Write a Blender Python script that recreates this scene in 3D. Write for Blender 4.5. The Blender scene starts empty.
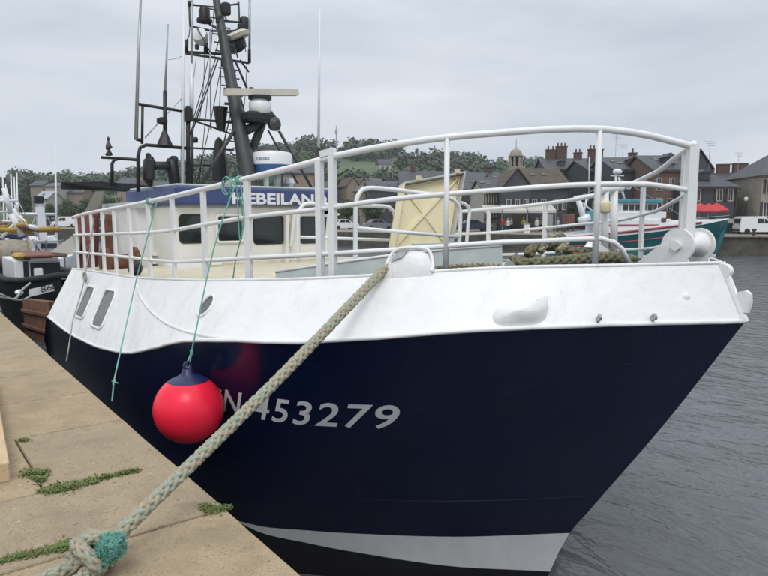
import bpy, bmesh, math, random
import numpy as np
from mathutils import Vector, Matrix, noise as mnoise

R = math.radians
random.seed(7)
rng = np.random.default_rng(7)
scene = bpy.context.scene
col = scene.collection

# ------------------------------------------------------------------ camera
YAW, PITCH, EYE = R(37.4), math.atan(71 / 640), Vector((-1.355, 0, 1.6))
cam_d = bpy.data.cameras.new('camera')
cam_d.sensor_width = 36
cam_d.lens = 36 * 640 / 768
cam_d.clip_start = 0.05
cam_d.clip_end = 6000
cam = bpy.data.objects.new('camera', cam_d)
col.objects.link(cam)
cam.location = EYE
cam.rotation_euler = (math.pi / 2 - PITCH, 0, -YAW)
scene.camera = cam

# ------------------------------------------------------------------ sky, sun, exposure
SUN_AZ, SUN_EL = R(215), R(52)          # azimuth clockwise from +Y: behind the viewer's left shoulder
world = bpy.data.worlds.new('World')
scene.world = world
world.use_nodes = True
wn, wl = world.node_tree.nodes, world.node_tree.links
wn.clear()
w_out = wn.new('ShaderNodeOutputWorld')
bg_sky = wn.new('ShaderNodeBackground')
bg_cloud = wn.new('ShaderNodeBackground')
w_mix = wn.new('ShaderNodeMixShader')
sky = wn.new('ShaderNodeTexSky')
sky.sky_type = 'NISHITA'
sky.sun_disc = False
sky.sun_elevation = SUN_EL
sky.sun_rotation = SUN_AZ
sky.air_density = 1.0
sky.dust_density = 3.0
bg_sky.inputs['Strength'].default_value = 0.09
wl.new(sky.outputs['Color'], bg_sky.inputs['Color'])
tc = wn.new('ShaderNodeTexCoord')
mp = wn.new('ShaderNodeMapping')
mp.inputs['Scale'].default_value = (1.0, 1.0, 4.5)
mp.inputs['Rotation'].default_value = (R(4), R(-7), 0)
nz = wn.new('ShaderNodeTexNoise')
nz.inputs['Scale'].default_value = 1.9
nz.inputs['Detail'].default_value = 5
nz.inputs['Roughness'].default_value = 0.5
nz.inputs['Distortion'].default_value = 0.4
cr = wn.new('ShaderNodeValToRGB')
cr.color_ramp.elements[0].position = 0.30
cr.color_ramp.elements[0].color = (0.49, 0.54, 0.61, 1)
cr.color_ramp.elements[1].position = 0.72
cr.color_ramp.elements[1].color = (0.78, 0.805, 0.835, 1)
wl.new(tc.outputs['Generated'], mp.inputs['Vector'])
wl.new(mp.outputs['Vector'], nz.inputs['Vector'])
wl.new(nz.outputs['Fac'], cr.inputs['Fac'])
wl.new(cr.outputs['Color'], bg_cloud.inputs['Color'])
# an overcast sky is brighter overhead than at the horizon
sep = wn.new('ShaderNodeSeparateXYZ')
grad = wn.new('ShaderNodeMapRange')
grad.inputs['From Min'].default_value = 0.25
grad.inputs['From Max'].default_value = 1.0
grad.inputs['To Min'].default_value = 1.0
grad.inputs['To Max'].default_value = 1.95
wl.new(tc.outputs['Generated'], sep.inputs['Vector'])
wl.new(sep.outputs['Z'], grad.inputs['Value'])
wl.new(grad.outputs['Result'], bg_cloud.inputs['Strength'])
w_mix.inputs['Fac'].default_value = 0.93
wl.new(bg_sky.outputs[0], w_mix.inputs[1])
wl.new(bg_cloud.outputs[0], w_mix.inputs[2])
wl.new(w_mix.outputs[0], w_out.inputs['Surface'])

sun_d = bpy.data.lights.new('sun', 'SUN')
sun_d.energy = 1.0
sun_d.angle = R(24)
sun_d.color = (1.0, 0.965, 0.91)
sun = bpy.data.objects.new('sun', sun_d)
col.objects.link(sun)
sd = Vector((math.sin(SUN_AZ) * math.cos(SUN_EL), math.cos(SUN_AZ) * math.cos(SUN_EL), math.sin(SUN_EL)))
sun.rotation_euler = sd.to_track_quat('Z', 'Y').to_euler()
sun.location = sd * 60

scene.view_settings.view_transform = 'Standard'
scene.view_settings.look = 'None'
scene.view_settings.exposure = 0.22
scene.view_settings.gamma = 1.0
scene.render.engine = 'CYCLES'
scene.cycles.max_bounces = 6
scene.cycles.diffuse_bounces = 3
scene.cycles.glossy_bounces = 3
scene.cycles.transmission_bounces = 4
scene.cycles.use_denoising = True

# ------------------------------------------------------------------ measuring helpers
FW = Vector((math.sin(YAW) * math.cos(PITCH), math.cos(YAW) * math.cos(PITCH), -math.sin(PITCH)))
RT = Vector((math.cos(YAW), -math.sin(YAW), 0))
UP = RT.cross(FW)
FH = Vector((math.sin(YAW), math.cos(YAW), 0))
def sight(px, py):
    return FW + RT * ((px - 384) / 640) - UP * ((py - 288) / 640)
def at(px, py, Y=None, X=None, Z=None, D=None):
    """point in the place, surveyed from the photograph, on a plane of known X, Y, Z or depth D"""
    d = sight(px, py)
    if Y is not None: return EYE + d * ((Y - EYE.y) / d.y)
    if X is not None: return EYE + d * ((X - EYE.x) / d.x)
    if Z is not None: return EYE + d * ((Z - EYE.z) / d.z)
    return EYE + d * D
def far(px, h, z=0.0):
    """far bank: ground point in direction px at h metres ahead"""
    p = EYE + FH * h + RT * (h * (px - 384) / 644)
    p.z = z
    return p
def farz(py, h): return 1.6 + (217 - py) * h / 644

# ------------------------------------------------------------------ materials
MATS = {}
def mat(name, c, rough=0.5, metal=0.0, var=0.0, vscale=4.0, c2=None, bump=0.0, bscale=30.0, coat=0.0, stretch=(1, 1, 1), spec=0.5, detail=6, lo=0.35, hi=0.68):
    if name in MATS: return MATS[name]
    m = bpy.data.materials.new(name)
    m.use_nodes = True
    n, l = m.node_tree.nodes, m.node_tree.links
    b = n['Principled BSDF']
    b.inputs['Roughness'].default_value = rough
    b.inputs['Metallic'].default_value = metal
    b.inputs['Coat Weight'].default_value = coat
    b.inputs['Coat Roughness'].default_value = 0.08
    b.inputs['Specular IOR Level'].default_value = spec
    b.inputs['Base Color'].default_value = (*c, 1)
    t = n.new('ShaderNodeTexCoord')
    mpn = n.new('ShaderNodeMapping')
    mpn.inputs['Scale'].default_value = stretch
    l.new(t.outputs['Object'], mpn.inputs['Vector'])
    if var > 0 or c2:
        nn = n.new('ShaderNodeTexNoise')
        nn.inputs['Scale'].default_value = vscale
        nn.inputs['Detail'].default_value = detail
        nn.inputs['Roughness'].default_value = 0.62
        l.new(mpn.outputs['Vector'], nn.inputs['Vector'])
        rp = n.new('ShaderNodeValToRGB')
        rp.color_ramp.elements[0].position = lo
        rp.color_ramp.elements[1].position = hi
        a = c2 if c2 else tuple(max(0, v * (1 - var)) for v in c)
        rp.color_ramp.elements[0].color = (*a, 1)
        rp.color_ramp.elements[1].color = (*c, 1)
        l.new(nn.outputs['Fac'], rp.inputs['Fac'])
        l.new(rp.outputs['Color'], b.inputs['Base Color'])
        m['ramp'] = rp.name
    if bump > 0:
        bn = n.new('ShaderNodeTexNoise')
        bn.inputs['Scale'].default_value = bscale
        bn.inputs['Detail'].default_value = 5
        l.new(mpn.outputs['Vector'], bn.inputs['Vector'])
        bp = n.new('ShaderNodeBump')
        bp.inputs['Strength'].default_value = bump
        bp.inputs['Distance'].default_value = 0.02
        l.new(bn.outputs['Fac'], bp.inputs['Height'])
        l.new(bp.outputs['Normal'], b.inputs['Normal'])
    MATS[name] = m
    return m

def layer_noise(m, c, scale, lo, hi, stretch=(1, 1, 1), detail=8, amount=1.0):
    """add stains / wear of another colour over a material"""
    n, l = m.node_tree.nodes, m.node_tree.links
    b = n['Principled BSDF']
    src = b.inputs['Base Color'].links[0].from_socket if b.inputs['Base Color'].links else None
    t = n.new('ShaderNodeTexCoord'); mpn = n.new('ShaderNodeMapping')
    mpn.inputs['Scale'].default_value = stretch
    mpn.inputs['Location'].default_value = (scale * 1.7, scale * .3, 2.2)
    l.new(t.outputs['Object'], mpn.inputs['Vector'])
    nn = n.new('ShaderNodeTexNoise'); nn.inputs['Scale'].default_value = scale; nn.inputs['Detail'].default_value = detail
    nn.inputs['Roughness'].default_value = 0.65
    l.new(mpn.outputs['Vector'], nn.inputs['Vector'])
    mr = n.new('ShaderNodeMapRange')
    mr.inputs['From Min'].default_value = lo; mr.inputs['From Max'].default_value = hi
    mr.inputs['To Max'].default_value = amount
    l.new(nn.outputs['Fac'], mr.inputs['Value'])
    mx = n.new('ShaderNodeMix'); mx.data_type = 'RGBA'
    l.new(mr.outputs['Result'], mx.inputs['Factor'])
    if src: l.new(src, mx.inputs[6])
    else: mx.inputs[6].default_value = b.inputs['Base Color'].default_value
    mx.inputs[7].default_value = (*c, 1)
    l.new(mx.outputs[2], b.inputs['Base Color'])
    return m

M = {}
M['white']  = layer_noise(layer_noise(layer_noise(mat('white boat paint', (.785, .79, .79), .36, var=.06, vscale=2.6, bump=.55, bscale=4.2), (.56, .54, .50), 2.6, .54, .80, (1, 1, .30), amount=.50), (.40, .36, .30), 13, .62, .78, (1, 1, .16), amount=.55), (.30, .16, .08), 24, .69, .75, amount=.75)
layer_noise(M['white'], (.42, .30, .19), 7, .68, .84, (1, 1, .10), amount=.6)
[n for n in M['white'].node_tree.nodes if n.type == 'BUMP'][0].inputs['Distance'].default_value = .035
M['rail'] = layer_noise(mat('white rail paint', (.76, .77, .77), .35, var=.06, vscale=9, bump=.12, bscale=60), (.42, .25, .14), 26, .70, .80, amount=.5)
M['cream'] = layer_noise(mat('cream cabin paint', (.73, .715, .66), .42, var=.08, vscale=3), (.50, .43, .30), 6, .62, .80, (1, 1, .3), amount=.5)
M['navy'] = layer_noise(mat('navy hull paint', (.0038, .0092, .042), .20, var=.30, vscale=2.0, bump=.16, bscale=2.4, coat=.06, spec=.34), (.035, .045, .075), 8, .62, .85, (1, 1, .18), amount=.40)
layer_noise(M['navy'], (.10, .10, .11), 26, .735, .80, (1, 1, .12), amount=.45)
layer_noise(M['navy'], (.07, .08, .11), 3.2, .66, .80, (.5, .5, 9), amount=.35)
layer_noise(M['navy'], (.055, .03, .03), 4.5, .68, .85, (1, 1, .3), amount=.5)
M['boot'] = mat('grey white boot top paint', (.80, .81, .82), .35, var=.12, vscale=5, stretch=(1, 1, .5))
M['antifoul'] = mat('black antifouling', (.012, .012, .016), .55, var=.5, vscale=6)
M['band'] = mat('blue name band paint', (.045, .068, .19), .35, var=.2, vscale=4)
M['letter'] = mat('white letters', (.72, .73, .75), .45, var=.1, vscale=14)
M['deck'] = mat('buff deck paint', (.50, .44, .30), .7, c2=(.62, .58, .46), vscale=7, bump=.15, bscale=50)
M['darkdeck'] = layer_noise(mat('dark worn deck paint', (.075, .07, .06), .8, c2=(.05, .045, .04), vscale=6), (.14, .09, .06), 5, .55, .7, amount=.6)
M['palegreen'] = layer_noise(mat('pale grey green paint', (.50, .56, .54), .5, var=.14, vscale=5), (.62, .65, .63), 3, .5, .7, amount=.6)
M['hatch'] = layer_noise(mat('cream hatch paint', (.74, .66, .43), .5, var=.12, vscale=5), (.36, .20, .09), 11, .62, .76, amount=.7)
M['hatch_edge'] = layer_noise(mat('grey hatch rim paint', (.47, .48, .45), .5, var=.2, vscale=7), (.25, .15, .08), 14, .6, .75, amount=.6)
M['mast'] = mat('dark grey mast paint', (.050, .054, .055), .5, var=.35, vscale=8)
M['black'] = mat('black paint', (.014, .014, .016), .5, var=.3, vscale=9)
M['glass'] = mat('dark cabin glass', (.012, .016, .016), .05, coat=.5)
M['portglass'] = mat('salted port glass', (.10, .10, .095), .22, var=.5, vscale=16)
M['rubber'] = mat('black rubber', (.02, .02, .02), .8)
M['steel'] = mat('galvanised steel', (.40, .41, .42), .4, metal=.6, var=.2, vscale=12)
M['rust'] = layer_noise(mat('rusty steel', (.19, .085, .045), .85, c2=(.10, .045, .028), vscale=5, bump=.3, bscale=25), (.28, .15, .07), 14, .55, .7, amount=.7)
M['redpaint'] = layer_noise(mat('faded red paint', (.19, .07, .06), .6, var=.3, vscale=6), (.45, .36, .32), 8, .55, .7, amount=.7)
M['buoy'] = layer_noise(mat('neon red buoy vinyl', (.90, .020, .055), .30, var=.08, vscale=5, bump=.05, bscale=9, spec=.32), (.55, .05, .07), 7, .60, .76, amount=.5)
M['buoyneck'] = mat('dark blue buoy neck', (.016, .02, .085), .4, var=.2, vscale=9)
M['rope_a'] = layer_noise(mat('beige rope fibre', (.47, .42, .315), .9, c2=(.34, .295, .21), vscale=60, bump=.5, bscale=220), (.30, .40, .32), 3.5, .52, .70, amount=.6)
M['rope_b'] = layer_noise(mat('pale green rope fibre', (.38, .46, .38), .9, c2=(.26, .32, .25), vscale=60, bump=.5, bscale=220), (.40, .36, .27), 3.0, .45, .62, amount=.9)
M['rope_c'] = mat('green brown rope fibre', (.17, .24, .15), .95, c2=(.23, .15, .085), vscale=7, bump=.5, bscale=200)
M['rope_d'] = mat('brown rope fibre', (.26, .20, .12), .95, c2=(.14, .19, .12), vscale=6, bump=.5, bscale=200)
M['twine'] = mat('turquoise twine', (.09, .30, .25), .85, c2=(.20, .44, .37), vscale=34)
M['twine_white'] = mat('grey twine', (.36, .37, .33), .85, var=.3, vscale=20)
M['timber'] = mat('pale sawn timber', (.60, .45, .28), .8, c2=(.48, .34, .20), vscale=6, stretch=(8, 1, 8), bump=.2, bscale=40)
M['weed'] = mat('low weed leaves', (.10, .165, .038), .75, c2=(.15, .16, .05), vscale=12)
M['leaf_dark'] = mat('dark green foliage', (.042, .072, .022), .7, c2=(.022, .042, .015), vscale=.35)
M['leaf_mid'] = mat('mid green foliage', (.072, .105, .030), .7, c2=(.038, .064, .020), vscale=.35)
M['bark'] = mat('bark', (.09, .07, .05), .9, var=.3, vscale=8)
M['slate'] = layer_noise(mat('slate roof', (.070, .073, .082), .6, c2=(.042, .044, .050), vscale=.9, stretch=(1, 1, 2.4)), (.13, .13, .125), 1.6, .56, .74, amount=.6)
M['slate2'] = layer_noise(mat('weathered slate roof', (.105, .105, .108), .6, c2=(.065, .066, .07), vscale=1.4, stretch=(1, 1, 3)), (.15, .14, .12), 2.2, .56, .74, amount=.5)
M['slatewall'] = layer_noise(mat('slate hung wall', (.060, .064, .074), .65, c2=(.040, .042, .050), vscale=2.5, stretch=(1, 1, 3)), (.10, .10, .105), 1.1, .5, .7, amount=.5)
M['browntile'] = layer_noise(mat('brown tile roof', (.105, .076, .055), .85, c2=(.065, .052, .042), vscale=1.4), (.10, .095, .05), .8, .5, .7, amount=.6)
M['brick'] = mat('dull brick wall', (.165, .108, .08), .85, c2=(.12, .085, .07), vscale=2.4)
M['chimney'] = mat('chimney brick', (.125, .07, .052), .9, c2=(.075, .05, .042), vscale=3)
M['stone'] = mat('cream stone', (.33, .30, .245), .85, c2=(.23, .21, .17), vscale=2)
M['render'] = mat('pale wall render', (.42, .40, .36), .85, var=.2, vscale=.8)
M['tanrender'] = mat('tan wall render', (.27, .225, .18), .85, var=.2, vscale=.8)
M['beam'] = mat('dark timber framing', (.05, .035, .025), .8)
M['winframe'] = mat('white window frame', (.36, .36, .35), .6)
M['pane'] = mat('far window pane', (.03, .035, .042), .12)
M['awning'] = mat('off white awning canvas', (.50, .48, .44), .8, var=.15, vscale=1)
M['redcanvas'] = mat('red parasol canvas', (.50, .035, .04), .7, var=.15, vscale=2)
M['teal'] = layer_noise(mat('teal hull paint', (.008, .125, .145), .25, var=.2, vscale=.8), (.03, .20, .22), 2, .6, .8, amount=.5)
M['tealroof'] = mat('pale teal roof paint', (.08, .30, .36), .45, var=.2, vscale=2)
M['boatwhite'] = mat('boat white gloss', (.74, .76, .78), .35, var=.08, vscale=2)
M['redstripe'] = mat('dull red stripe', (.28, .035, .045), .5)
M['carwhite'] = mat('white car paint', (.74, .75, .76), .25, coat=.4)
M['cargrey'] = mat('grey car paint', (.16, .17, .19), .3, coat=.4)
M['cardark'] = mat('dark blue car paint', (.02, .028, .05), .3, coat=.4)
M['carglass'] = mat('car glass', (.02, .024, .028), .06)
M['hub'] = mat('wheel rim metal', (.32, .33, .34), .35, metal=.7)
M['tail'] = mat('red lamp plastic', (.42, .02, .02), .3)
M['headlamp'] = mat('clear lamp plastic', (.66, .68, .70), .15)
M['yellow'] = layer_noise(mat('yellow gantry paint', (.45, .30, .05), .6, var=.3, vscale=4), (.24, .17, .08), 9, .6, .75, amount=.6)
M['bluepaint'] = mat('blue boat paint', (.035, .055, .20), .45, var=.25, vscale=2)
M['netbeige'] = mat('beige net', (.38, .34, .27), .95, c2=(.26, .23, .18), vscale=8, bump=.6, bscale=60)
M['reddeck'] = mat('red brown roof paint', (.20, .07, .05), .7, var=.3, vscale=5)
M['bollard'] = mat('rust brown bollard', (.10, .06, .045), .8, var=.3, vscale=6)
M['radarcream'] = mat('cream radar plastic', (.58, .55, .47), .45, var=.12, vscale=6)
M['blueplastic'] = mat('mid blue plastic', (.03, .10, .26), .5)
M['lampglass'] = mat('frosted lamp glass', (.62, .63, .62), .3)

# ground-like surfaces
def stone_mat(name, c, c2, c3):
    m = mat(name, c, .9, c2=c2, vscale=3.2, bump=.55, bscale=110, lo=.3, hi=.7, detail=10)
    layer_noise(m, c3, 1.1, .50, .70, amount=.65)
    layer_noise(m, tuple(v * .55 for v in c2), 9, .60, .78, amount=.5)
    layer_noise(m, tuple(v * .42 for v in c2), 75, .50, .66, amount=.42, detail=3)
    layer_noise(m, tuple(v * .30 for v in c2), 30, .62, .68, amount=.75, detail=4)
    layer_noise(m, tuple(v * .6 for v in c2), 4.5, .50, .66, amount=.40)
    layer_noise(m, tuple(v * .75 for v in c2), 1.7, .52, .62, amount=.40)
    layer_noise(m, (.52, .50, .46), 21, .69, .73, amount=.7, detail=3)
    layer_noise(m, tuple(min(1, v * 1.45) for v in c), 60, .66, .74, amount=.5)
    return m
M['slab'] = stone_mat('quay slab concrete', (.44, .340, .215), (.355, .275, .175), (.30, .23, .145))
M['slab2'] = stone_mat('quay slab worn concrete', (.41, .325, .215), (.33, .262, .175), (.38, .285, .175))
M['joint'] = mat('dirt in the joints', (.085, .07, .05), .95, var=.5, vscale=30)
M['quaywall'] = layer_noise(mat('wet quay wall', (.11, .095, .075), .7, c2=(.06, .055, .045), vscale=1.6, bump=.4, bscale=6), (.03, .038, .026), .7, .45, .65, amount=.8)
M['farpave'] = mat('far quay paving', (.25, .22, .18), .85, c2=(.19, .17, .14), vscale=.5)
M['field'] = layer_noise(mat('hill meadow', (.085, .115, .045), .9, c2=(.055, .080, .032), vscale=.02), (.12, .12, .06), .06, .55, .7, amount=.6)
def water_mat():
    m = bpy.data.materials.new('harbour water')
    m.use_nodes = True
    n, l = m.node_tree.nodes, m.node_tree.links
    b = n['Principled BSDF']
    b.inputs['Base Color'].default_value = (.105, .112, .12, 1)
    b.inputs['Roughness'].default_value = .10
    b.inputs['IOR'].default_value = 1.33
    t = n.new('ShaderNodeTexCoord')
    calm = n.new('ShaderNodeTexNoise'); calm.inputs['Scale'].default_value = .22; calm.inputs['Detail'].default_value = 3
    cm = n.new('ShaderNodeMapRange'); cm.inputs['From Min'].default_value = .35; cm.inputs['From Max'].default_value = .65; cm.inputs['To Min'].default_value = .62; cm.inputs['To Max'].default_value = 1.0
    l.new(t.outputs['Object'], calm.inputs['Vector']); l.new(calm.outputs['Fac'], cm.inputs['Value'])
    prev = None
    for sc_, st, rot, sx in ((.9, .32, 28, 2.2), (3.6, .25, 45, 1.9), (11, .08, 10, 1.3)):
        mpn = n.new('ShaderNodeMapping')
        mpn.inputs['Rotation'].default_value = (0, 0, R(rot))
        mpn.inputs['Scale'].default_value = (sx, 1, 1)
        nn = n.new('ShaderNodeTexNoise')
        nn.inputs['Scale'].default_value = sc_
        nn.inputs['Detail'].default_value = 4
        nn.inputs['Distortion'].default_value = .6
        bp = n.new('ShaderNodeBump')
        mul = n.new('ShaderNodeMath'); mul.operation = 'MULTIPLY'; mul.inputs[1].default_value = st
        l.new(cm.outputs['Result'], mul.inputs[0]); l.new(mul.outputs[0], bp.inputs['Strength'])
        bp.inputs['Distance'].default_value = .55 / sc_
        l.new(t.outputs['Object'], mpn.inputs['Vector'])
        l.new(mpn.outputs['Vector'], nn.inputs['Vector'])
        l.new(nn.outputs['Fac'], bp.inputs['Height'])
        if prev: l.new(prev.outputs['Normal'], bp.inputs['Normal'])
        prev = bp
    l.new(prev.outputs['Normal'], b.inputs['Normal'])
    return m
M['water'] = water_mat()

# ------------------------------------------------------------------ mesh collecting
ORIG = {}
def frame(d, hint=None):
    d = d.normalized()
    h = hint if hint is not None else (Vector((0, 0, 1)) if abs(d.z) < .95 else Vector((1, 0, 0)))
    a = d.cross(h).normalized()
    return a, a.cross(d).normalized()
class MB:
    def __init__(s):
        s.v, s.f, s.mi, s.k = [], [], [], 0
    def add(s, vs, fs):
        o = len(s.v)
        s.v.extend(tuple(v) for v in vs)
        for f in fs:
            s.f.append(tuple(i + o for i in f)); s.mi.append(s.k)
        return s
    def box(s, c, sz, rz=0, ry=0, rx=0, bev=0):
        m = Matrix.Translation(Vector(c)) @ Matrix.Rotation(rz, 4, 'Z') @ Matrix.Rotation(ry, 4, 'Y') @ Matrix.Rotation(rx, 4, 'X')
        x, y, z = (q / 2 for q in sz)
        if bev <= 0:
            vs = [m @ Vector((i * x, j * y, k * z)) for k in (-1, 1) for j in (-1, 1) for i in (-1, 1)]
            return s.add(vs, [(0, 2, 3, 1), (4, 5, 7, 6), (0, 1, 5, 4), (2, 6, 7, 3), (0, 4, 6, 2), (1, 3, 7, 5)])
        b = min(bev, x * .9, y * .9, z * .9)
        vs = []; 
        ring = lambda xx, yy, zz: [m @ Vector(p) for p in ((xx, -yy + b, zz), (xx, yy - b, zz), (xx - b, yy, zz), (-xx + b, yy, zz), (-xx, yy - b, zz), (-xx, -yy + b, zz), (-xx + b, -yy, zz), (xx - b, -yy, zz))]
        vs += ring(x - b * .6, y - b * .6, -z) + ring(x, y, -z + b) + ring(x, y, z - b) + ring(x - b * .6, y - b * .6, z)
        fs = [tuple(reversed(range(8))), tuple(range(24, 32))]
        for q in range(3):
            for i in range(8):
                fs.append((q * 8 + i, q * 8 + (i + 1) % 8, q * 8 + 8 + (i + 1) % 8, q * 8 + 8 + i))
        return s.add(vs, fs)
    def tube(s, path, r, n=8, closed=False, cap=True, flat=None):
        P = [Vector(p) for p in path]; N = len(P)
        rr = r if isinstance(r, (list, tuple)) else [r] * N
        vs = []; a = None
        for i, p in enumerate(P):
            if closed: d = P[(i + 1) % N] - P[i - 1]
            else: d = P[min(i + 1, N - 1)] - P[max(i - 1, 0)]
            if d.length < 1e-9: d = Vector((0, 0, 1))
            d.normalize()
            if a is None: a, b = frame(d)
            else:
                a = (a - d * a.dot(d))
                if a.length < 1e-6: a, b = frame(d)
                a.normalize()
            b = a.cross(d).normalized()
            for k in range(n):
                t = 2 * math.pi * k / n
                vs.append(p + (a * math.cos(t) + b * math.sin(t) * (flat or 1)) * rr[i])
        fs = []
        for i in range(N if closed else N - 1):
            for k in range(n):
                j = (i + 1) % N
                fs.append((i * n + k, j * n + k, j * n + (k + 1) % n, i * n + (k + 1) % n))
        if cap and not closed:
            fs += [tuple(range(n)), tuple(reversed(range((N - 1) * n, N * n)))]
        return s.add(vs, fs)
    def rod(s, a, b, r, r2=None, n=8): return s.tube([a, b], [r, r if r2 is None else r2], n)
    def bar(s, a, b, w, t, up=None):
        a, b = Vector(a), Vector(b)
        u, v = frame(b - a, up)
        vs = [p + u * (i * w / 2) + v * (j * t / 2) for p in (a, b) for i, j in ((-1, -1), (1, -1), (1, 1), (-1, 1))]
        return s.add(vs, [(3, 2, 1, 0), (4, 5, 6, 7), (0, 1, 5, 4), (1, 2, 6, 5), (2, 3, 7, 6), (3, 0, 4, 7)])
    def lathe(s, c, prof, n=24, axis=(0, 0, 1)):
        d = Vector(axis).normalized(); a, b = frame(d); c = Vector(c); m = len(prof)
        vs = [c + d * z + (a * math.cos(2 * math.pi * k / n) + b * math.sin(2 * math.pi * k / n)) * r for r, z in prof for k in range(n)]
        fs = [(i * n + k, i * n + (k + 1) % n, (i + 1) * n + (k + 1) % n, (i + 1) * n + k) for i in range(m - 1) for k in range(n)]
        if prof[0][0] > 1e-4: fs.append(tuple(reversed(range(n))))
        if prof[-1][0] > 1e-4: fs.append(tuple(range((m - 1) * n, m * n)))
        return s.add(vs, fs)
    def prism(s, poly, off):
        """solid between a 3-D polygon and its copy moved by off"""
        P = [Vector(p) for p in poly]; n = len(P); off = Vector(off)
        fs = [tuple(reversed(range(n))), tuple(range(n, 2 * n))] + [(i, (i + 1) % n, n + (i + 1) % n, n + i) for i in range(n)]
        return s.add(P + [p + off for p in P], fs)
    def grid(s, rows):
        m, n = len(rows), len(rows[0])
        return s.add([p for r in rows for p in r], [(i * n + j, i * n + j + 1, (i + 1) * n + j + 1, (i + 1) * n + j) for i in range(m - 1) for j in range(n - 1)])
    def build(s, name, m, parent=None, smooth=None, fix=True):
        me = bpy.data.meshes.new(name)
        o_ = ORIG.get(parent, Vector((0, 0, 0))) if parent is not None else None
        if parent is None:
            lo = Vector([min(v[i] for v in s.v) for i in range(3)]); hi = Vector([max(v[i] for v in s.v) for i in range(3)])
            o_ = Vector(((lo.x + hi.x) / 2, (lo.y + hi.y) / 2, lo.z))
        me.from_pydata([(v[0] - o_.x, v[1] - o_.y, v[2] - o_.z) for v in s.v], [], s.f)
        ml = m if isinstance(m, (list, tuple)) else [m]
        for q in ml: me.materials.append(M[q] if isinstance(q, str) else q)
        if len(ml) > 1: me.polygons.foreach_set('material_index', s.mi)
        if fix:
            bm = bmesh.new(); bm.from_mesh(me)
            bmesh.ops.recalc_face_normals(bm, faces=bm.faces)
            bm.to_mesh(me); bm.free()
        me.update()
        if smooth is not None:
            me.shade_smooth()
            if smooth < 180: me.set_sharp_from_angle(angle=R(smooth))
        o = bpy.data.objects.new(name, me)
        col.objects.link(o)
        if parent is None: o.location = o_
        else: o.parent = parent
        ORIG[o] = o_
        return o
def tag(o, label=None, cat=None, group=None, kind=None):
    if label: o['label'] = label
    if cat: o['category'] = cat
    if group: o['group'] = group
    if kind: o['kind'] = kind
    return o
def thing(name, label, cat, loc=(0, 0, 0), rz=None, group=None):
    o = bpy.data.objects.new(name, None)
    col.objects.link(o)
    o.location = loc
    o.empty_display_size = .1
    if rz is None: ORIG[o] = Vector(loc)
    else:
        o.rotation_euler.z = rz
        ORIG[o] = Vector((0, 0, 0))
    return tag(o, label, cat, group)
def copy_tree(o, parent=None):
    c = o.copy(); col.objects.link(c); c.parent = parent
    for ch in list(o.children): copy_tree(ch, c)
    return c
def part(name, m, parent, smooth=None, **k):
    """one-call parts: part('post','rail',t, rod=[(a,b,r), ...], box=[...])"""
    mb = MB()
    for fn, calls in k.items():
        for c in calls:
            if isinstance(c, dict): getattr(mb, fn)(**c)
            else: getattr(mb, fn)(*c)
    return mb.build(name, m, parent, smooth)
def lerp(x, xs, ys): return float(np.interp(x, xs, ys))
def smoothcurve(pts, n):
    """Catmull-Rom through points"""
    P = [Vector(p) for p in pts]; P = [P[0] * 2 - P[1]] + P + [P[-1] * 2 - P[-2]]
    out = []
    for i in range(1, len(P) - 2):
        for k in range(n):
            t = k / n
            out.append(.5 * ((2 * P[i]) + (P[i + 1] - P[i - 1]) * t + (2 * P[i - 1] - 5 * P[i] + 4 * P[i + 1] - P[i + 2]) * t * t + (3 * P[i] - P[i - 1] - 3 * P[i + 1] + P[i + 2]) * t ** 3))
    return out + [P[-2]]
def text_mesh(s, size=1.0, bold=.0, space=1.0):
    """flat outline of writing: list of 2-D triangles/polys"""
    cu = bpy.data.curves.new('writing', 'FONT')
    cu.body = s; cu.size = size; cu.space_character = space; cu.offset = bold; cu.resolution_u = 4
    o = bpy.data.objects.new('writing', cu)
    col.objects.link(o)
    dg = bpy.context.evaluated_depsgraph_get(); dg.update()
    me = bpy.data.meshes.new_from_object(o.evaluated_get(dg))
    bm = bmesh.new(); bm.from_mesh(me)
    bpy.data.objects.remove(o); bpy.data.curves.remove(cu); bpy.data.meshes.remove(me)
    return bm
def writing(name, s, fn, m, parent, size=1.0, bold=0.0, cut=0, width=None, space=1.0):
    bm = text_mesh(s, size, bold, space)
    xs = [v.co.x for v in bm.verts]; x0, x1 = min(xs), max(xs)
    if cut:
        for k in range(1, cut):
            bmesh.ops.bisect_plane(bm, geom=bm.verts[:] + bm.edges[:] + bm.faces[:], plane_co=(x0 + (x1 - x0) * k / cut, 0, 0), plane_no=(1, 0, 0))
    sc_ = (width / (x1 - x0)) if width else 1
    bm.verts.index_update()
    mb = MB()
    mb.add([fn((v.co.x - x0) * sc_, v.co.y) for v in bm.verts], [[v.index for v in f.verts] for f in bm.faces])
    bm.free()
    return mb.build(name, m, parent, fix=False)

# ================================================================== THE SETTING
WATER = -1.93
def sheet(name, pts, m, z=None):
    mb = MB(); mb.add(pts, [tuple(range(len(pts)))])
    return mb.build(name, m)
w_ = sheet('water', [(.0, -60, WATER), (420, -60, WATER), (420, 700, WATER), (.0, 700, WATER)], 'water')
tag(w_, 'grey rippled harbour water', kind='structure')

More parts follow.
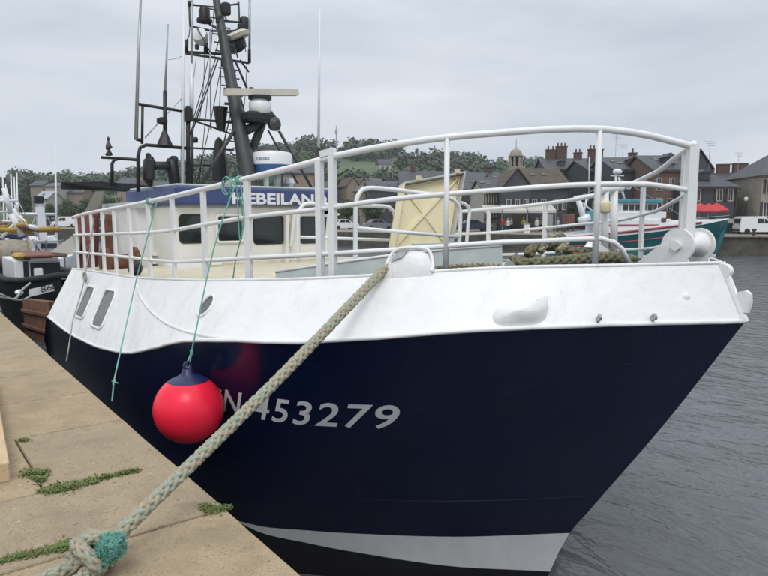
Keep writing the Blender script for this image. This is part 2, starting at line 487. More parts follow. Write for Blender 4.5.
# near quay: bed, wall and single slabs with open joints
quay = MB()
quay.box((-15.02, 40, -.16), (30, 120, .22)).build('quay', 'joint')
quay = bpy.data.objects['quay']; tag(quay, 'sandy concrete quay with open slab joints', kind='structure')
qw = MB()
for i in range(30):
    for j in range(4):
        qw.box((-.045 + random.uniform(-.012, .012), -18 + i * 2.02 + (j % 2) * 1, -.62 - j * .78), (.09, 1.99, .75), bev=.015)
wall_o = MB().box((-15.1, 40, -2.3), (30, 120, 4.05)).build('quay_wall', 'quaywall')
tag(wall_o, 'dark wet stone wall of the near quay', kind='structure')
for i in range(30):
    for j in range(3):
        MB().box((-.05 + random.uniform(-.012, .012), -8 + i * 2.02 + (j % 2), -.66 - j * .78), (.09, 1.99, .75), bev=.015).build('stone', 'quaywall', wall_o)
ys = [-3.2, -2.1, -1.05, .05, 1.1, 2.16, 3.21, 4.05, 5.2, 6.23, 7.3]
while ys[-1] < 42: ys.append(ys[-1] + random.choice([1.05, 1.1, .98]))
splits = {2.16: None, 3.21: None, 4.05: -.75, 5.2: None, 6.23: -.78, 7.3: None}
for i in range(len(ys) - 1):
    sp = splits.get(ys[i], random.choice([None, -.7, -.55, None]))
    runs = [(-2.05, 0)] if sp is None else [(sp, 0), (-2.05, sp)]
    for x0, x1 in runs + [(-3.4, -2.05)]:
        if x0 < -2 and x1 < -.1 and ys[i] > 20: continue
        g = random.uniform(.004, .0075)
        dz = random.uniform(-.003, .003)
        # slab with a slightly wandering outline
        nx, ny = 7, 7
        X0, X1, Y0, Y1 = x0 + (g if x0 > -3 else 0), x1 - (0 if x1 == 0 else g), ys[i] + g, ys[i + 1] - g
        base = [(X0 + (X1 - X0) * k / nx, Y0) for k in range(nx)] + [(X1, Y0 + (Y1 - Y0) * k / ny) for k in range(ny)] + [(X1 + (X0 - X1) * k / nx, Y1) for k in range(nx)] + [(X0, Y1 + (Y0 - Y1) * k / ny) for k in range(ny)]
        def wob(x, y):
            return Vector((x + .007 * mnoise.noise(Vector((x * 5, y * 5, i))) * (.5 if x1 == 0 and x > -.05 else 1), y + .007 * mnoise.noise(Vector((x * 4, y * 6, 9 + i))), 0))
        B = [wob(*q) for q in base]; cxy = sum(B, Vector()) / len(B); n_ = len(B)
        vs = [q + Vector((0, 0, -.09)) for q in B] + [q + Vector((0, 0, -.008 + dz)) for q in B] + [q + (cxy - q).normalized() * .006 + Vector((0, 0, dz)) for q in B]
        fs = [tuple(range(2 * n_, 3 * n_))] + [(r * n_ + k, r * n_ + (k + 1) % n_, (r + 1) * n_ + (k + 1) % n_, (r + 1) * n_ + k) for r in range(2) for k in range(n_)]
        MB().add(vs, fs).build('slab', random.choice(['slab', 'slab', 'slab2']), quay)

# ================================================================== THE MOORED TRAWLER
def pchip(xs, ys_):
    xs = np.array(xs, float); ys_ = np.array(ys_, float); h = np.diff(xs); d = np.diff(ys_) / h
    m = np.zeros(len(xs)); m[0], m[-1] = d[0], d[-1]
    for i in range(1, len(xs) - 1):
        if d[i - 1] * d[i] > 0:
            w1, w2 = 2 * h[i] + h[i - 1], h[i] + 2 * h[i - 1]
            m[i] = (w1 + w2) / (w1 / d[i - 1] + w2 / d[i])
    def f(x):
        x = min(max(x, xs[0]), xs[-1]); i = min(int(np.searchsorted(xs, x, 'right')) - 1, len(h) - 1)
        t = (x - xs[i]) / h[i]
        return float((2 * t ** 3 - 3 * t * t + 1) * ys_[i] + (t ** 3 - 2 * t * t + t) * h[i] * m[i] + (-2 * t ** 3 + 3 * t * t) * ys_[i + 1] + (t ** 3 - t * t) * h[i] * m[i + 1])
    return f
XC = 3.5
S_ = [0, .2, .45, .8, 1.2, 1.85, 2.5, 3.2, 4, 5, 9.6, 13, 16.5]
wk = pchip(S_, [0, .40, .84, 1.4, 1.9, 2.45, 2.74, 2.87, 2.93, 2.95, 2.95, 2.3, 1.7])      # knuckle half breadth
wdk = pchip(S_, [0, .34, .72, 1.16, 1.62, 2.12, 2.36, 2.46, 2.5, 2.5, 2.5, 2.4, 2.0])        # deck edge
wlo = pchip([0, .6, 1.3, 1.6, 2.0, 3, 4, 6, 9.6, 13, 16.5], [0, .9, 1.65, 1.92, 2.25, 2.6, 2.7, 2.75, 2.75, 2.15, 1.5])
zkn = pchip([0, .3, .7, 1.1, 1.36, 1.65, 2, 2.56, 3.36, 4.23, 5.05, 5.67, 6.43, 8, 9.5, 10.2, 16.5], [.845, .85, .84, .81, .77, .73, .68, .63, .52, .31, .13, .06, -.01, -.06, -.02, -.62, -.65])
zdk = pchip([0, .3, .9, 1.2, 1.56, 2.26, 2.73, 3.76, 4.67, 5.82, 7.1, 8.5, 10, 16.5], [1.265, 1.255, 1.235, 1.21, 1.17, 1.105, 1.07, .99, .93, .86, .82, .78, .73, .7])
ystem = pchip([-2.6, -1.88, -1.4, -1.04, -.03, .84, .95], [3.98, 3.71, 3.51, 3.27, 2.59, 2.05, 1.98])
def hullp(s, z, side=-1, off=0.0):
    zb = zkn(s); t = max(0, min(1.6, (zb - z) / (zb + 1.37))) ** .85
    w = wk(s) * (1 - t) + wlo(s) * t
    return Vector((XC + side * (w + off), 2.05 + s + ystem(z) - ystem(zb), z))
def topp(s, v, side=-1, off=0.0):
    a = Vector((XC + side * wk(s), 2.05 + s, zkn(s))); b = Vector((XC + side * wdk(s), 2.24 + s, zdk(s)))
    p = a.lerp(b, v)
    if off:
        ds = .02
        a2 = Vector((XC + side * wk(s + ds), 2.05 + s + ds, zkn(s + ds))); b2 = Vector((XC + side * wdk(s + ds), 2.24 + s + ds, zdk(s + ds)))
        n_ = (a2.lerp(b2, v) - p).cross(b - a)
        n_.normalize()
        if n_.x * side < 0: n_ = -n_
        p = p + n_ * off
    return p
def project(p):
    v = p - EYE; d = v.dot(FW)
    return 384 + 640 * v.dot(RT) / d, 288 - 640 * v.dot(UP) / d
def top_hit(px, py, s0=.0, s1=10):
    """surface coordinates on the white topside for a surveyed point"""
    bs, bv, st, sv = (s0 + s1) / 2, .5, (s1 - s0) / 2, .5
    for it in range(7):
        best = None
        for i in range(-8, 9):
            for j in range(-6, 7):
                s, v = min(max(bs + st * i / 8, 0.01), 12), bv + sv * j / 6
                u = project(topp(s, v)); e = (u[0] - px) ** 2 + (u[1] - py) ** 2
                if best is None or e < best[0]: best = (e, s, v)
        _, bs, bv = best; st *= .3; sv *= .35
    return bs, bv

tr = thing('fishing_trawler', 'navy and white fishing trawler moored bow-on alongside the near quay', 'trawler', (XC, 9, WATER))
cols = [0, .03, .08, .14] + [.2 + .1 * i for i in range(39)] + [4.2 + .3 * i for i in range(19)] + [10.0, 11, 12, 13, 14, 15, 15.8, 16.5]
def hull_rows(side, tvals, zfun):
    return [[hullp(s, zfun(s, t), side) for s in cols] for t in tvals]
mb = MB()
for side in (-1, 1):
    mb.k = 0; mb.grid(hull_rows(side, [i / 24 for i in range(25)], lambda s, t: zkn(s) + (-1.35 - zkn(s)) * t))
    boot_lo = lambda s: -1.36 - .47 * max(0, min(1, (2.25 - s) / 2.25)) ** .9
    mb.k = 1; mb.grid(hull_rows(side, [0, .5, 1], lambda s, t: -1.35 + (boot_lo(s) + 1.35) * t))
    mb.k = 2; mb.grid(hull_rows(side, [0, .33, .66, 1], lambda s, t: boot_lo(s) + (-2.5 - boot_lo(s)) * t))
sternz = [zkn(16.5) + (-2.5 - zkn(16.5)) * i / 6 for i in range(7)]
mb.k = 0
mb.grid([[hullp(16.5, z, -1), hullp(16.5, z, 1)] for z in sternz])
hull = mb.build('hull', ['navy', 'boot', 'antifoul'], tr, 40)
hull['label'] = 'navy blue hull with grey white boot top'
# white raised forecastle side
FC = [s for s in cols if s <= 9.4] + [9.47]
mb = MB()
for side in (-1, 1):
    mb.grid([[topp(s, i / 8, side, .004 if 0 < i < 8 else 0) for s in FC] for i in range(9)])
a0, a1, b0, b1 = topp(9.47, 0, -1), topp(9.47, 1, -1), topp(9.47, 0, 1), topp(9.47, 1, 1)
mb.grid([[a0, b0], [a1, b1]])
top = mb.build('topside', 'white', tr, 40)
top['label'] = 'white flared-in forecastle side above the navy hull'
# deck with camber
mb = MB()
sink = lambda s: -.13 * max(0, min(1, (4.6 - s) / 1.6))
fd_ = [s for s in FC if s > .12]
mb.k = 1
mb.grid([[Vector((XC + (k / 10) * (wdk(s) - .01), 2.24 + s, zdk(s) + .03 * (1 - (k / 10) ** 2) - .004 + sink(s))) for k in range(-10, 11)] for s in fd_ if s <= 3.6])
mb.k = 0
mb.grid([[Vector((XC + (k / 10) * (wdk(s) - .01), 2.24 + s, zdk(s) + .03 * (1 - (k / 10) ** 2) - .004 + sink(s))) for k in range(-10, 11)] for s in fd_ if s >= 3.55])
mb.grid([[Vector((XC + (k / 4) * (wk(s) - .25), 2.3 + s, -.75)) for k in range(-4, 5)] for s in (9.0, 11, 13, 15, 16.1)])
mb.build('foredeck', ['deck', 'darkdeck'], tr, 40)
# lips: knuckle bead, deck edge rounding
for side in (-1, 1):
    part('rubbing_strake', 'white', tr, 180, tube=[([topp(s, .012, side, .004) + Vector((0, 0, random.uniform(-.002, .002))) for s in FC], .017, 8)])
    part('deck_edge', 'white', tr, 180, tube=[([topp(s, 1, side) for s in FC], .013, 8)])
# a weld line along the blue hull
part('weld_seam', 'navy', hull, 180, tube=[([hullp(s, -.86 - .02 * s, -1, -.003) for s in cols if .02 < s < 9], .0045, 6)])
# the swept half round moulding
mp_ = [(136, 283), (140, 295), (144, 302), (152, 312), (162.5, 320.6), (174, 327), (187.5, 331.8), (212, 337), (240, 340)]
pts = []
for p in mp_:
    s, v = top_hit(*p, 1.5, 7); pts.append((s, v, 0))
pts = smoothcurve(pts, 5)
part('half_round_moulding', 'white', tr, 180, tube=[([topp(p[0], max(p[1], .02), -1, .002) for p in pts], .016, 8)])
# rectangular ports
def rrect(w, h, r, n=5):
    out = []
    for cx, cy, a0 in ((w - r, h - r, 0), (-w + r, h - r, 90), (-w + r, -h + r, 180), (w - r, -h + r, 270)):
        for k in range(n + 1):
            a = R(a0 + 90 * k / n); out.append((cx + r * math.cos(a), cy + r * math.sin(a)))
    return out
for quad in (((83.5, 285.5), (93, 286), (88, 321), (79.7, 318)), ((102, 289), (114, 290), (106, 332), (96, 326))):
    hv = [top_hit(*q, 4, 10) for q in quad]
    cs, cv = sum(h[0] for h in hv) / 4, sum(h[1] for h in hv) / 4
    hw = max(.2, (hv[0][0] + hv[3][0] - hv[1][0] - hv[2][0]) / 4); hh = abs(hv[0][1] + hv[1][1] - hv[2][1] - hv[3][1]) / 4
    ring = rrect(1, 1, .38, 6)
    P = lambda k, off, sc_: topp(cs + hw * ring[k][0] * sc_, cv + hh * ring[k][1] * sc_, -1, off)
    fr = part('porthole', 'white', tr, 180, tube=[dict(path=[P(k, .012, 1) for k in range(len(ring))], r=.020, n=8, closed=True)])
    g = MB(); g.add([P(k, .006, 1) for k in range(len(ring))], [tuple(range(len(ring)))])
    g.build('glass', 'portglass', fr)
s, v = top_hit(207, 306, 1.5, 6)
ring = [(math.cos(2 * math.pi * k / 24), math.sin(2 * math.pi * k / 24)) for k in range(24)]
hgt = (Vector(topp(s, 1)) - Vector(topp(s, 0))).length
fr = part('porthole', 'white', tr, 180, tube=[dict(path=[topp(s + .115 * a, v + .115 * b / hgt, -1, .008) for a, b in ring], r=.016, n=8, closed=True)])
g = MB(); g.add([topp(s + .115 * a, v + .115 * b / hgt, -1, .005) for a, b in ring], [tuple(range(24))]); g.build('glass', 'portglass', fr)

# hawse fairing: a rounded wedge standing proud of the white side
mb = MB()
sa, va = top_hit(492, 313, .3, 2.4); sb, vb = top_hit(549, 311, .3, 2.4)
rows = []
prof_h = lambda u: .30 + .70 * u ** .8            # tall end towards the stem
for i in range(21):
    u = i / 20
    s = sa + (sb - sa) * u
    rnd = (1 - abs(2 * u - 1) ** 5) ** .5; vm = .22 + .12 * u; v1 = vm + (.13 + .17 * u ** .9) * rnd; v0 = vm - (.17 + .12 * u) * rnd
    row = []
    for j in range(17):
        q = j / 16
        v = v0 + (v1 - v0) * q
        bulge = (math.sin(math.pi * q) ** .75) * (1 - (2 * u - 1) ** 2) ** .55 if 0 < u < 1 else 0
        dep = .125 * bulge * (.55 + .45 * u)
        dep *= 1 + .30 * mnoise.noise(Vector((u * 3.1, q * 3, 3)))
        row.append(topp(s, v, -1, dep - .002))
    rows.append(row)
mb.grid(rows).build('hawse_fairing', 'white', tr, 60)
# eye plates and lugs
def lug(px, py, s0, s1, r, name='lug'):
    s, v = top_hit(px, py, s0, s1)
    c = topp(s, v, -1, .0); o_ = topp(s, v, -1, .05)
    ax = (o_ - c).normalized().cross(Vector((0, 0, 1)))
    part(name, 'steel' if name == 'eye_plate' else 'white', tr, 40, lathe=[(o_ - ax * .008, [(r * .4, 0), (r, 0), (r, .016), (r * .4, .016)], 14, ax)], bar=[(c - Vector((0, 0, .0)), o_, .02, r * 1.5)])
lug(597, 320, .2, 1.5, .022, 'eye_plate'); lug(651, 319, .1, 1.0, .025, 'eye_plate')
s, v = top_hit(686, 296, .05, .6)
part('dent_plate', 'white', tr, 60, lathe=[(topp(s, v, -1, -.01), [(.0, .026), (.02, .024), (.034, .012), (.04, 0)], 7, topp(s, v, -1, .1) - topp(s, v, -1, 0))])
# stem head fittings
c = at(724, 271, X=3.5)
part('stem_lug', 'white', tr, 40, lathe=[(c - Vector((.03, 0, 0)), [(.018, 0), (.055, 0), (.055, .06), (.018, .06)], 18, (1, 0, 0))])
poly = [at(736, 311, X=3.48), at(735, 295, X=3.48), at(739, 291.5, X=3.48), at(745, 290.5, X=3.48), at(749.5, 294, X=3.48), at(750, 303, X=3.48), at(747, 313, X=3.48)]
part('towing_lug', 'white', tr, 40, prism=[(poly, (.045, 0, 0))])
part('stem_bar', 'white', tr, 40, tube=[([topp(.0, i / 5) for i in range(6)], .03, 8)])

# bow roller on the stem head
r0 = at(677, 245.5, X=3.32)
br = part('bow_roller', 'white', tr, 40, lathe=[(r0 + Vector((.02, 0, 0)), [(.03, 0), (.105, 0), (.066, .05), (.056, .15), (.066, .25), (.105, .30), (.03, .30)], 28, (1, 0, 0))])
for dx in (0, .315):
    ring = [(math.cos(R(a)), math.sin(R(a))) for a in range(-50, 181, 15)]
    poly = [r0 + Vector((dx, -.128 * a, .128 * b)) for a, b in ring]
    base_z = 1.235
    poly += [Vector((r0.x + dx, r0.y + .33, base_z)), Vector((r0.x + dx, r0.y - .10, base_z))]
    part('cheek_plate', 'white', br, 40, prism=[(poly, (.022, 0, 0))])
part('axle', 'white', br, 40, rod=[(r0 - Vector((.03, 0, 0)), r0 + Vector((.37, 0, 0)), .036, .036, 16)])

# fairlead chock on the starboard edge
fl = MB()
s0_, _ = top_hit(386, 272, .6, 3); s1_, _ = top_hit(432, 272, .6, 3)
rows = []
for i in range(9):
    u = i / 8; s = s0_ + (s1_ - s0_) * u
    edge = math.sin(math.pi * u) ** .3
    b = topp(s, 1); outw = (topp(s, 1, -1, .1) - b).normalized(); outw.z = 0
    inw = -outw
    zt = .035 + .125 * edge
    rows.append([b + outw * .035 + Vector((0, 0, -.10)), b + outw * .035 + Vector((0, 0, .0)), b + outw * .012 + Vector((0, 0, zt * .75)), b + inw * .03 + Vector((0, 0, zt)), b + inw * .09 + Vector((0, 0, zt * 1.02)), b + inw * .15 + Vector((0, 0, zt * .8)), b + inw * .17 + Vector((0, 0, -.02))])
fl.grid(rows)
fl.add([p for p in rows[-1]], [tuple(range(7))])
flo = fl.build('fairlead', 'white', tr, 50)
arch = [rows[0][2], rows[0][3] + Vector((0, 0, .035)), rows[1][4] + Vector((0, 0, .035)), rows[4][3] + Vector((0, 0, .03)), rows[7][4] + Vector((0, 0, .028)), rows[8][3] + Vector((0, 0, .02)), rows[8][1]]
part('lip', 'white', flo, 180, tube=[(smoothcurve(arch, 5), .013, 8)])
part('worn_face', 'steel', flo, 40, prism=[([rows[1][2] + Vector((-.012, -.012, .005)), rows[3][2] + Vector((-.012, -.012, .005)), rows[4][3] + Vector((-.004, -.004, .012)), rows[2][3] + Vector((-.004, -.004, .012))], (.004, .004, .002))])

# ---- guard rails
wr = pchip(S_, [0, .4, .8, 1.2, 1.62, 2.08, 2.31, 2.41, 2.45, 2.45, 2.45, 2.3, 2.0])
zt_ = pchip([0, .09, .2, .39, .59, .83, 1.1, 1.37, 1.77, 2.13, 2.5, 2.88, 3.65, 4.93, 6.53, 8.28, 9.43], [2.13, 2.17, 2.215, 2.245, 2.24, 2.22, 2.19, 2.15, 2.08, 2.01, 1.96, 1.92, 1.86, 1.79, 1.72, 1.65, 1.57])
zm_ = pchip([0, .08, .19, .38, .63, .82, 1.1, 1.37, 1.94, 2.7, 3.6, 4.69, 6.84, 9.5], [1.80, 1.825, 1.845, 1.84, 1.82, 1.80, 1.77, 1.74, 1.66, 1.60, 1.52, 1.44, 1.37, 1.29])
zl_ = pchip([0, .36, .62, .82, 1.09, 1.37, 1.94, 2.6, 3.63, 4.57, 6.89, 9.5], [1.45, 1.44, 1.42, 1.41, 1.38, 1.35, 1.30, 1.25, 1.17, 1.11, 1.07, 1.01])
def railp(s, zf, side=-1):
    y = 2.5 + s
    return Vector((XC + side * wr(s), y, zf(s)))
sl = [0, .02, .05, .1, .16, .24, .34, .46] + [.6 + .2 * i for i in range(45)]
sl = [s for s in sl if s <= 9.3]
tiltp = lambda p: Vector((p.x, p.y, p.z - .03 * (p.x - XC)))
# posts in px order, as surveyed
gs = tag(bpy.data.objects.new('guard_rail', None)); 
def rail_set(side, posts, s_end, flat_posts, lowtilt):
    g = bpy.data.objects.new('guard_rail', None); col.objects.link(g); g.parent = tr; ORIG[g] = ORIG[tr]
    ss = [s for s in sl if s <= s_end]
    f = (lambda p: Vector((p.x, p.y, p.z - lowtilt * min(1, (p.y - 2.5) / 1.2)))) if lowtilt else (lambda p: p)
    part('top_rail', 'rail', g, 180, tube=[([f(railp(s, zt_, side)) for s in ss], .026, 10)])
    part('middle_rail', 'rail', g, 180, tube=[([f(railp(s, zm_, side)) for s in ss], .02, 8)])
    if side < 0:
        low = [railp(s, zl_, side) for s in ss if s >= .30]
        low = [low[0] + Vector((.10, -.05, -.03)), low[0] + Vector((.16, -.08, -.08)), low[0] + Vector((.24, -.10, -.20))][::-1] + low
        part('lower_rail', 'rail', g, 180, tube=[(low, .02, 8)])
    else:
        part('lower_rail', 'rail', g, 180, tube=[([f(railp(s, zl_, side)) for s in ss if s > .5], .018, 8)])
    for s, w_, t_ in posts:
        a = railp(s, zt_, side); b = Vector((a.x, a.y, zdk(max(0, s + .2)) - .02))
        a = f(a)
        tng = (railp(s + .05, zt_, side) - railp(max(0, s - .05), zt_, side)); tng.z = 0
        if t_ == 0: part('post', 'rail', g, 180, rod=[(b, a, w_ / 2, w_ / 2, 10)])
        else: part('post', 'rail', g, None, bar=[(b, a, w_, t_, tng.cross(Vector((0, 0, 1))))])
    return g
ps = [(8.99, .07, .03), (8.51, .07, .03), (7.98, .08, .03), (7.33, .085, .03), (6.7, .085, .03), (6.0, .085, .03), (5.23, .085, .03), (4.4, .08, .03), (3.56, .075, .03), (2.75, .075, .03), (1.09, .042, 0), (.36, .046, 0)]
rs = rail_set(-1, ps, 9.3, True, 0)
for s in (1.93, 1.82):
    a = railp(s, zt_); b = Vector((a.x, a.y, zdk(s + .2) - .02)); up_ = .05 if s == 1.82 else .0
    part('post', 'rail', rs, None, bar=[(b, a + Vector((0, 0, up_)), .058, .05, railp(s + .05, zt_) - railp(s - .05, zt_))])
a, b = railp(1.91, zt_), railp(1.80, zt_)
part('post_cap', 'rail', rs, 30, bar=[(a + Vector((0, 0, .04)), b + Vector((0, 0, .04)), .06, .05)])
rp_ = rail_set(1, [(.55, .085, .03), (1.5, .075, .03), (2.3, .06, .03), (3.3, .06, .03), (4.4, .06, .03), (5.5, .06, .03)], 6.6, True, .10)
# stem post stands on the roller bracket
a = railp(0, zt_)
part('post', 'rail', rs, None, bar=[(Vector((a.x, a.y, 1.36)), a + Vector((0, 0, .015)), .08, .05, Vector((.5, 1, 0)))])
# twin bollard posts on the port bow
for px in (605, 614):
    b = at(px, 250, Y=3.55); a = at(px, 189, Y=3.55)
    part('bollard_post', 'rail', tr, 180, rod=[(Vector((b.x, b.y, 1.2)), a, .035, .035, 12)])
part('bollard_crossbar', 'rail', tr, 40, rod=[(at(599, 190, Y=3.55), at(621, 188, Y=3.55), .04, .04, 12)])
part('bollard_wedge', 'white', tr, 40, prism=[([at(596, 241, Y=3.3), at(618, 256, Y=3.3), at(614, 262, Y=3.3), at(592, 247, Y=3.3)], (0, .08, 0))])

# ---- foredeck gear: sloping plate, hatch with open lid, ladder hoops
edge = [(276, 272, 5.55), (320, 265, 5.1), (390, 255.5, 4.55), (447, 249, 4.15), (502, 245, 3.8)]
tp = [at(px, py, Y=y) for px, py, y in edge]
bt = [Vector((p.x - .02, p.y - .03, zdk(p.y - 2.24) - .02)) for p in tp]
mb = MB(); bk = Vector((.5, .25, -.05))
mb.grid([bt, tp, [p + bk for p in tp]])
mb.build('deck_plate', 'palegreen', tr, 20)
part('plate_edge', 'rail', tr, 180, tube=[(tp, .014, 8)])
part('small_bracket', 'palegreen', tr, None, prism=[([at(502, 271, Y=3.35), at(505, 263, Y=3.35), at(509, 260, Y=3.35), at(514, 263, Y=3.35), at(517, 271, Y=3.35)], (.02, .02, 0))])
# hatch lid
Yh = 5.4
q = [at(404, 182, Y=Yh + .1), at(466, 171, Y=Yh + .1), at(453, 246, Y=Yh - .15), at(393, 250, Y=Yh - .15)]     # tl tr br bl of the opened underside
nrm = (q[1] - q[0]).cross(q[3] - q[0]).normalized()
if nrm.dot(EYE - q[0]) < 0: nrm = -nrm
lid = part('hatch_lid', 'hatch', tr, None, prism=[([p - nrm * .10 for p in q], -nrm * .015)])
ctr = (q[0] + q[1] + q[2] + q[3]) / 4
for i in range(4):
    a, b = q[i], q[(i + 1) % 4]
    inn = lambda p: p + (ctr - p) * .07
    part('rim', 'hatch_edge' if i in (0, 1) else 'hatch', lid, None, prism=[([a, b, b - nrm * .115, a - nrm * .115], ((ctr - (a + b) / 2).normalized() * .022))])
    part('seal', 'hatch', lid, None, prism=[([inn(a) - nrm * .065, inn(b) - nrm * .065, inn(b) - nrm * .099, inn(a) - nrm * .099], ((ctr - (a + b) / 2).normalized() * .012))])
qi = [p + (ctr - p) * .12 for p in q]
part('brace', 'hatch', lid, None, bar=[(qi[0] - nrm * .085, qi[2] - nrm * .085, .025, .03, nrm)])
part('brace', 'hatch', lid, None, bar=[(qi[1] - nrm * .088, qi[3] - nrm * .088, .025, .03, nrm)])
part('outer_side', 'palegreen', lid, None, prism=[([q[1] + (q[1] - q[0]).normalized() * .003, q[2] + (q[1] - q[0]).normalized() * .003, q[2] - nrm * .14 + (q[1] - q[0]).normalized() * .09, q[1] - nrm * .14 + (q[1] - q[0]).normalized() * .09], (.004, .004, 0))])
for k in (.22, .85):
    p = q[0].lerp(q[1], k)
    part('hinge', 'hatch', lid, None, box=[(p + Vector((0, 0, .015)), (.05, .04, .05))])
hz = zdk(Yh - 2.2) + .03
part('hatch_coaming', 'palegreen', tr, None, box=[((ctr.x + .1, Yh + .05, hz + .08), (.75, .35, .34))])
def hoop(pts, mids, Y, r=.022):
    P = [at(px, py, Y=Y) for px, py in pts]
    h = part('ladder_hoop', 'rail', tr, 180, tube=[(smoothcurve(P, 4), r, 8)])
    for a, b in mids: part('crossbar', 'rail', h, 180, rod=[(at(*a, Y=Y), at(*b, Y=Y), r * .8)])
hoop([(355.5, 262), (355.5, 230), (356, 206), (359, 194), (367, 188.5), (390, 189.5), (418, 193), (440, 196), (453, 200), (459.5, 209), (460, 225), (458.5, 250)], [((356, 228), (459, 237))], 5.0)
hoop([(298.5, 262), (298.5, 235), (298.5, 216), (301, 208), (308, 204), (330, 205), (362, 206), (385, 206.5), (392, 210), (395, 219), (394.5, 250)], [((298.5, 237), (394.5, 240))], 6.3)
hoop([(440, 203), (458, 202.5), (466, 205), (469.5, 211), (468, 225), (466, 250)], [], 6.2)

# ---- wheelhouse
YF = 9.75
xl, xr = at(177, 230, Y=YF).x, at(331, 230, Y=YF).x
zb0, zb1, zr = .62, at(255, 205.5, Y=YF).z, at(255, 188.5, Y=YF).z
wh = part('wheelhouse', 'cream', tr, 30, box=[(((xl + xr) / 2, YF + 1.2, (zb0 + zb1) / 2), (xr - xl, 2.4, zb1 - zb0), 0, 0, 0, .05)])
part('base_panel', 'deck', wh, None, box=[(((xl + xr) / 2, YF - .012, zb0 + .12), (xr - xl - .1, .025, .26))])
part('name_board', 'band', wh, 30, box=[(((xl + xr) / 2 + .02, YF + 1.15, (zb1 + zr) / 2), (xr - xl + .16, 2.55, zr - zb1), 0, 0, 0, .03)])
part('roof', 'palegreen', wh, 30, box=[(((xl + xr) / 2, YF + 1.15, zr + .02), (xr - xl + .02, 2.4, .04), 0, 0, 0, .015)])
yb = YF + 1.15 - 1.275 - .004
lx0, lz0 = at(232.5, 203.5, Y=yb), at(232.5, 203.5, Y=yb).z
writing('lettering', 'HEBEILAND', lambda u, v: Vector((lx0.x + u, yb, lz0 + v)), 'letter', wh, size=.245, bold=.008, width=at(327, 207, Y=yb).x - lx0.x)
def wh_window(px0, px1, y0, y1, framed):
    a, b = at(px0, y1, Y=YF), at(px1, y0, Y=YF)
    c = Vector(((a.x + b.x) / 2, YF, (a.z + b.z) / 2)); hw, hh = (b.x - a.x) / 2, (b.z - a.z) / 2
    ring = rrect(hw, hh, .06, 4)
    w = part('window', 'cream' if framed else 'black', wh, 180, tube=[dict(path=[c + Vector((x, -.005, z)) for x, z in ring], r=.028 if framed else .014, n=6, closed=True)])
    g = MB(); g.add([c + Vector((x, -.006, z)) for x, z in ring], [tuple(range(len(ring)))]); g.build('pane', 'glass', w)
for a in ((180, 203, 215, 243, 0), (217, 243, 215, 242.5, 1), (254, 283, 216, 244, 0), (300, 317, 217, 243, 0)): wh_window(*a)
part('pillar', 'cream', wh, None, bar=[(at(286.5, 214, Y=YF - .06), at(286.5, 268, Y=YF - .06), .09, .05)])
part('pillar', 'cream', wh, None, bar=[(at(294, 213, Y=YF - .04), at(290, 246, Y=YF - .04), .07, .05)])
part('corner_window', 'glass', wh, None, prism=[([at(320, 217, Y=YF - .01), at(327, 217, Y=YF - .01), at(325, 240, Y=YF - .01), at(319, 242, Y=YF - .01)], (0, .004, 0))])
part('visor', 'white', wh, 30, prism=[([at(322, 209, Y=YF), at(341, 214, Y=YF), at(339, 215.5, Y=YF), at(322, 214, Y=YF)], (0, 1.4, 0))])
part('step', 'white', wh, None, box=[(at(215, 262, Y=YF - .25), (.16, .18, .07)), (at(184, 270, Y=YF - .2), (.5, .25, .2))])
# side house behind, with door and mirror
YS2 = 10.9
sx0, sx1 = at(137, 230, Y=YS2).x, at(182, 230, Y=YS2).x
sz = at(160, 207, Y=YS2).z
sh = part('side_house', 'white', tr, None, box=[(((sx0 + sx1) / 2, YS2 + 1, (.5 + sz) / 2), (sx1 - sx0, 2, sz - .5))])
part('roof_edge', 'palegreen', sh, None, box=[(((sx0 + sx1) / 2, YS2 + .95, sz + .03), (sx1 - sx0 + .08, 2.1, .09))])
d0, d1 = at(155, 268, Y=YS2), at(174, 212, Y=YS2)
dr = part('door', 'cream', sh, None, box=[(((d0.x + d1.x) / 2, YS2 - .015, (d0.z + d1.z) / 2), (d1.x - d0.x, .03, d1.z - d0.z))])
w0, w1 = at(158, 241, Y=YS2), at(173, 213, Y=YS2)
part('window', 'glass', dr, None, box=[(((w0.x + w1.x) / 2, YS2 - .035, (w0.z + w1.z) / 2), (w1.x - w0.x, .012, w1.z - w0.z))])
part('ledge', 'white', sh, None, box=[(at(166, 254, Y=YS2 - .1), (.5, .2, .03)), (at(166, 262, Y=YS2 - .1), (.5, .2, .03))])

# ---- mast and everything on it
YM = 10.75
mast_a, mast_b = at(251, 192, X=3.5), at(214, -14, X=3.5)
def md(py):   # a point on the mast axis at picture height py
    t = (mast_a.z - at(245, py, Y=YM).z) / (mast_a.z - mast_b.z)
    return mast_a.lerp(mast_b, t)
base = mast_a.copy(); base.z = zr - .1
mast = part('mast', 'mast', tr, 40, tube=[([base] + [mast_a.lerp(mast_b, t) for t in (0, .3, .6, 1)], [.155, .148, .125, .095, .06], 10)])
def mrod(name, a, b, r, m='mast', Y=YM, n=6, r2=None):
    return part(name, m, mast, 180, rod=[(at(*a, Y=Y), at(*b, Y=Y), r * .58, (r if r2 is None else r2) * .58, n)])
def mtube(name, pts, r, m='mast', Y=YM, n=6):
    return part(name, m, mast, 180, tube=[([at(*p, Y=Y) for p in pts], r * .6, n)])
YT = 11.6
mtube('upper_frame', [(189, 2), (190, 26), (212, 31), (238, 31)], .035, Y=YT)
mtube('upper_frame', [(189, 4.5), (212, 7), (238.5, 4)], .03, Y=YT)
mtube('upper_frame', [(238.5, 2), (239.5, 22), (222, 21)], .035, Y=YT)
mrod('upper_frame', (220, 36), (247, 26), .03, Y=YT)
mrod('frame_end', (189.5, 1), (189.5, 6), .06, 'black', Y=YT)
YC = 11.35
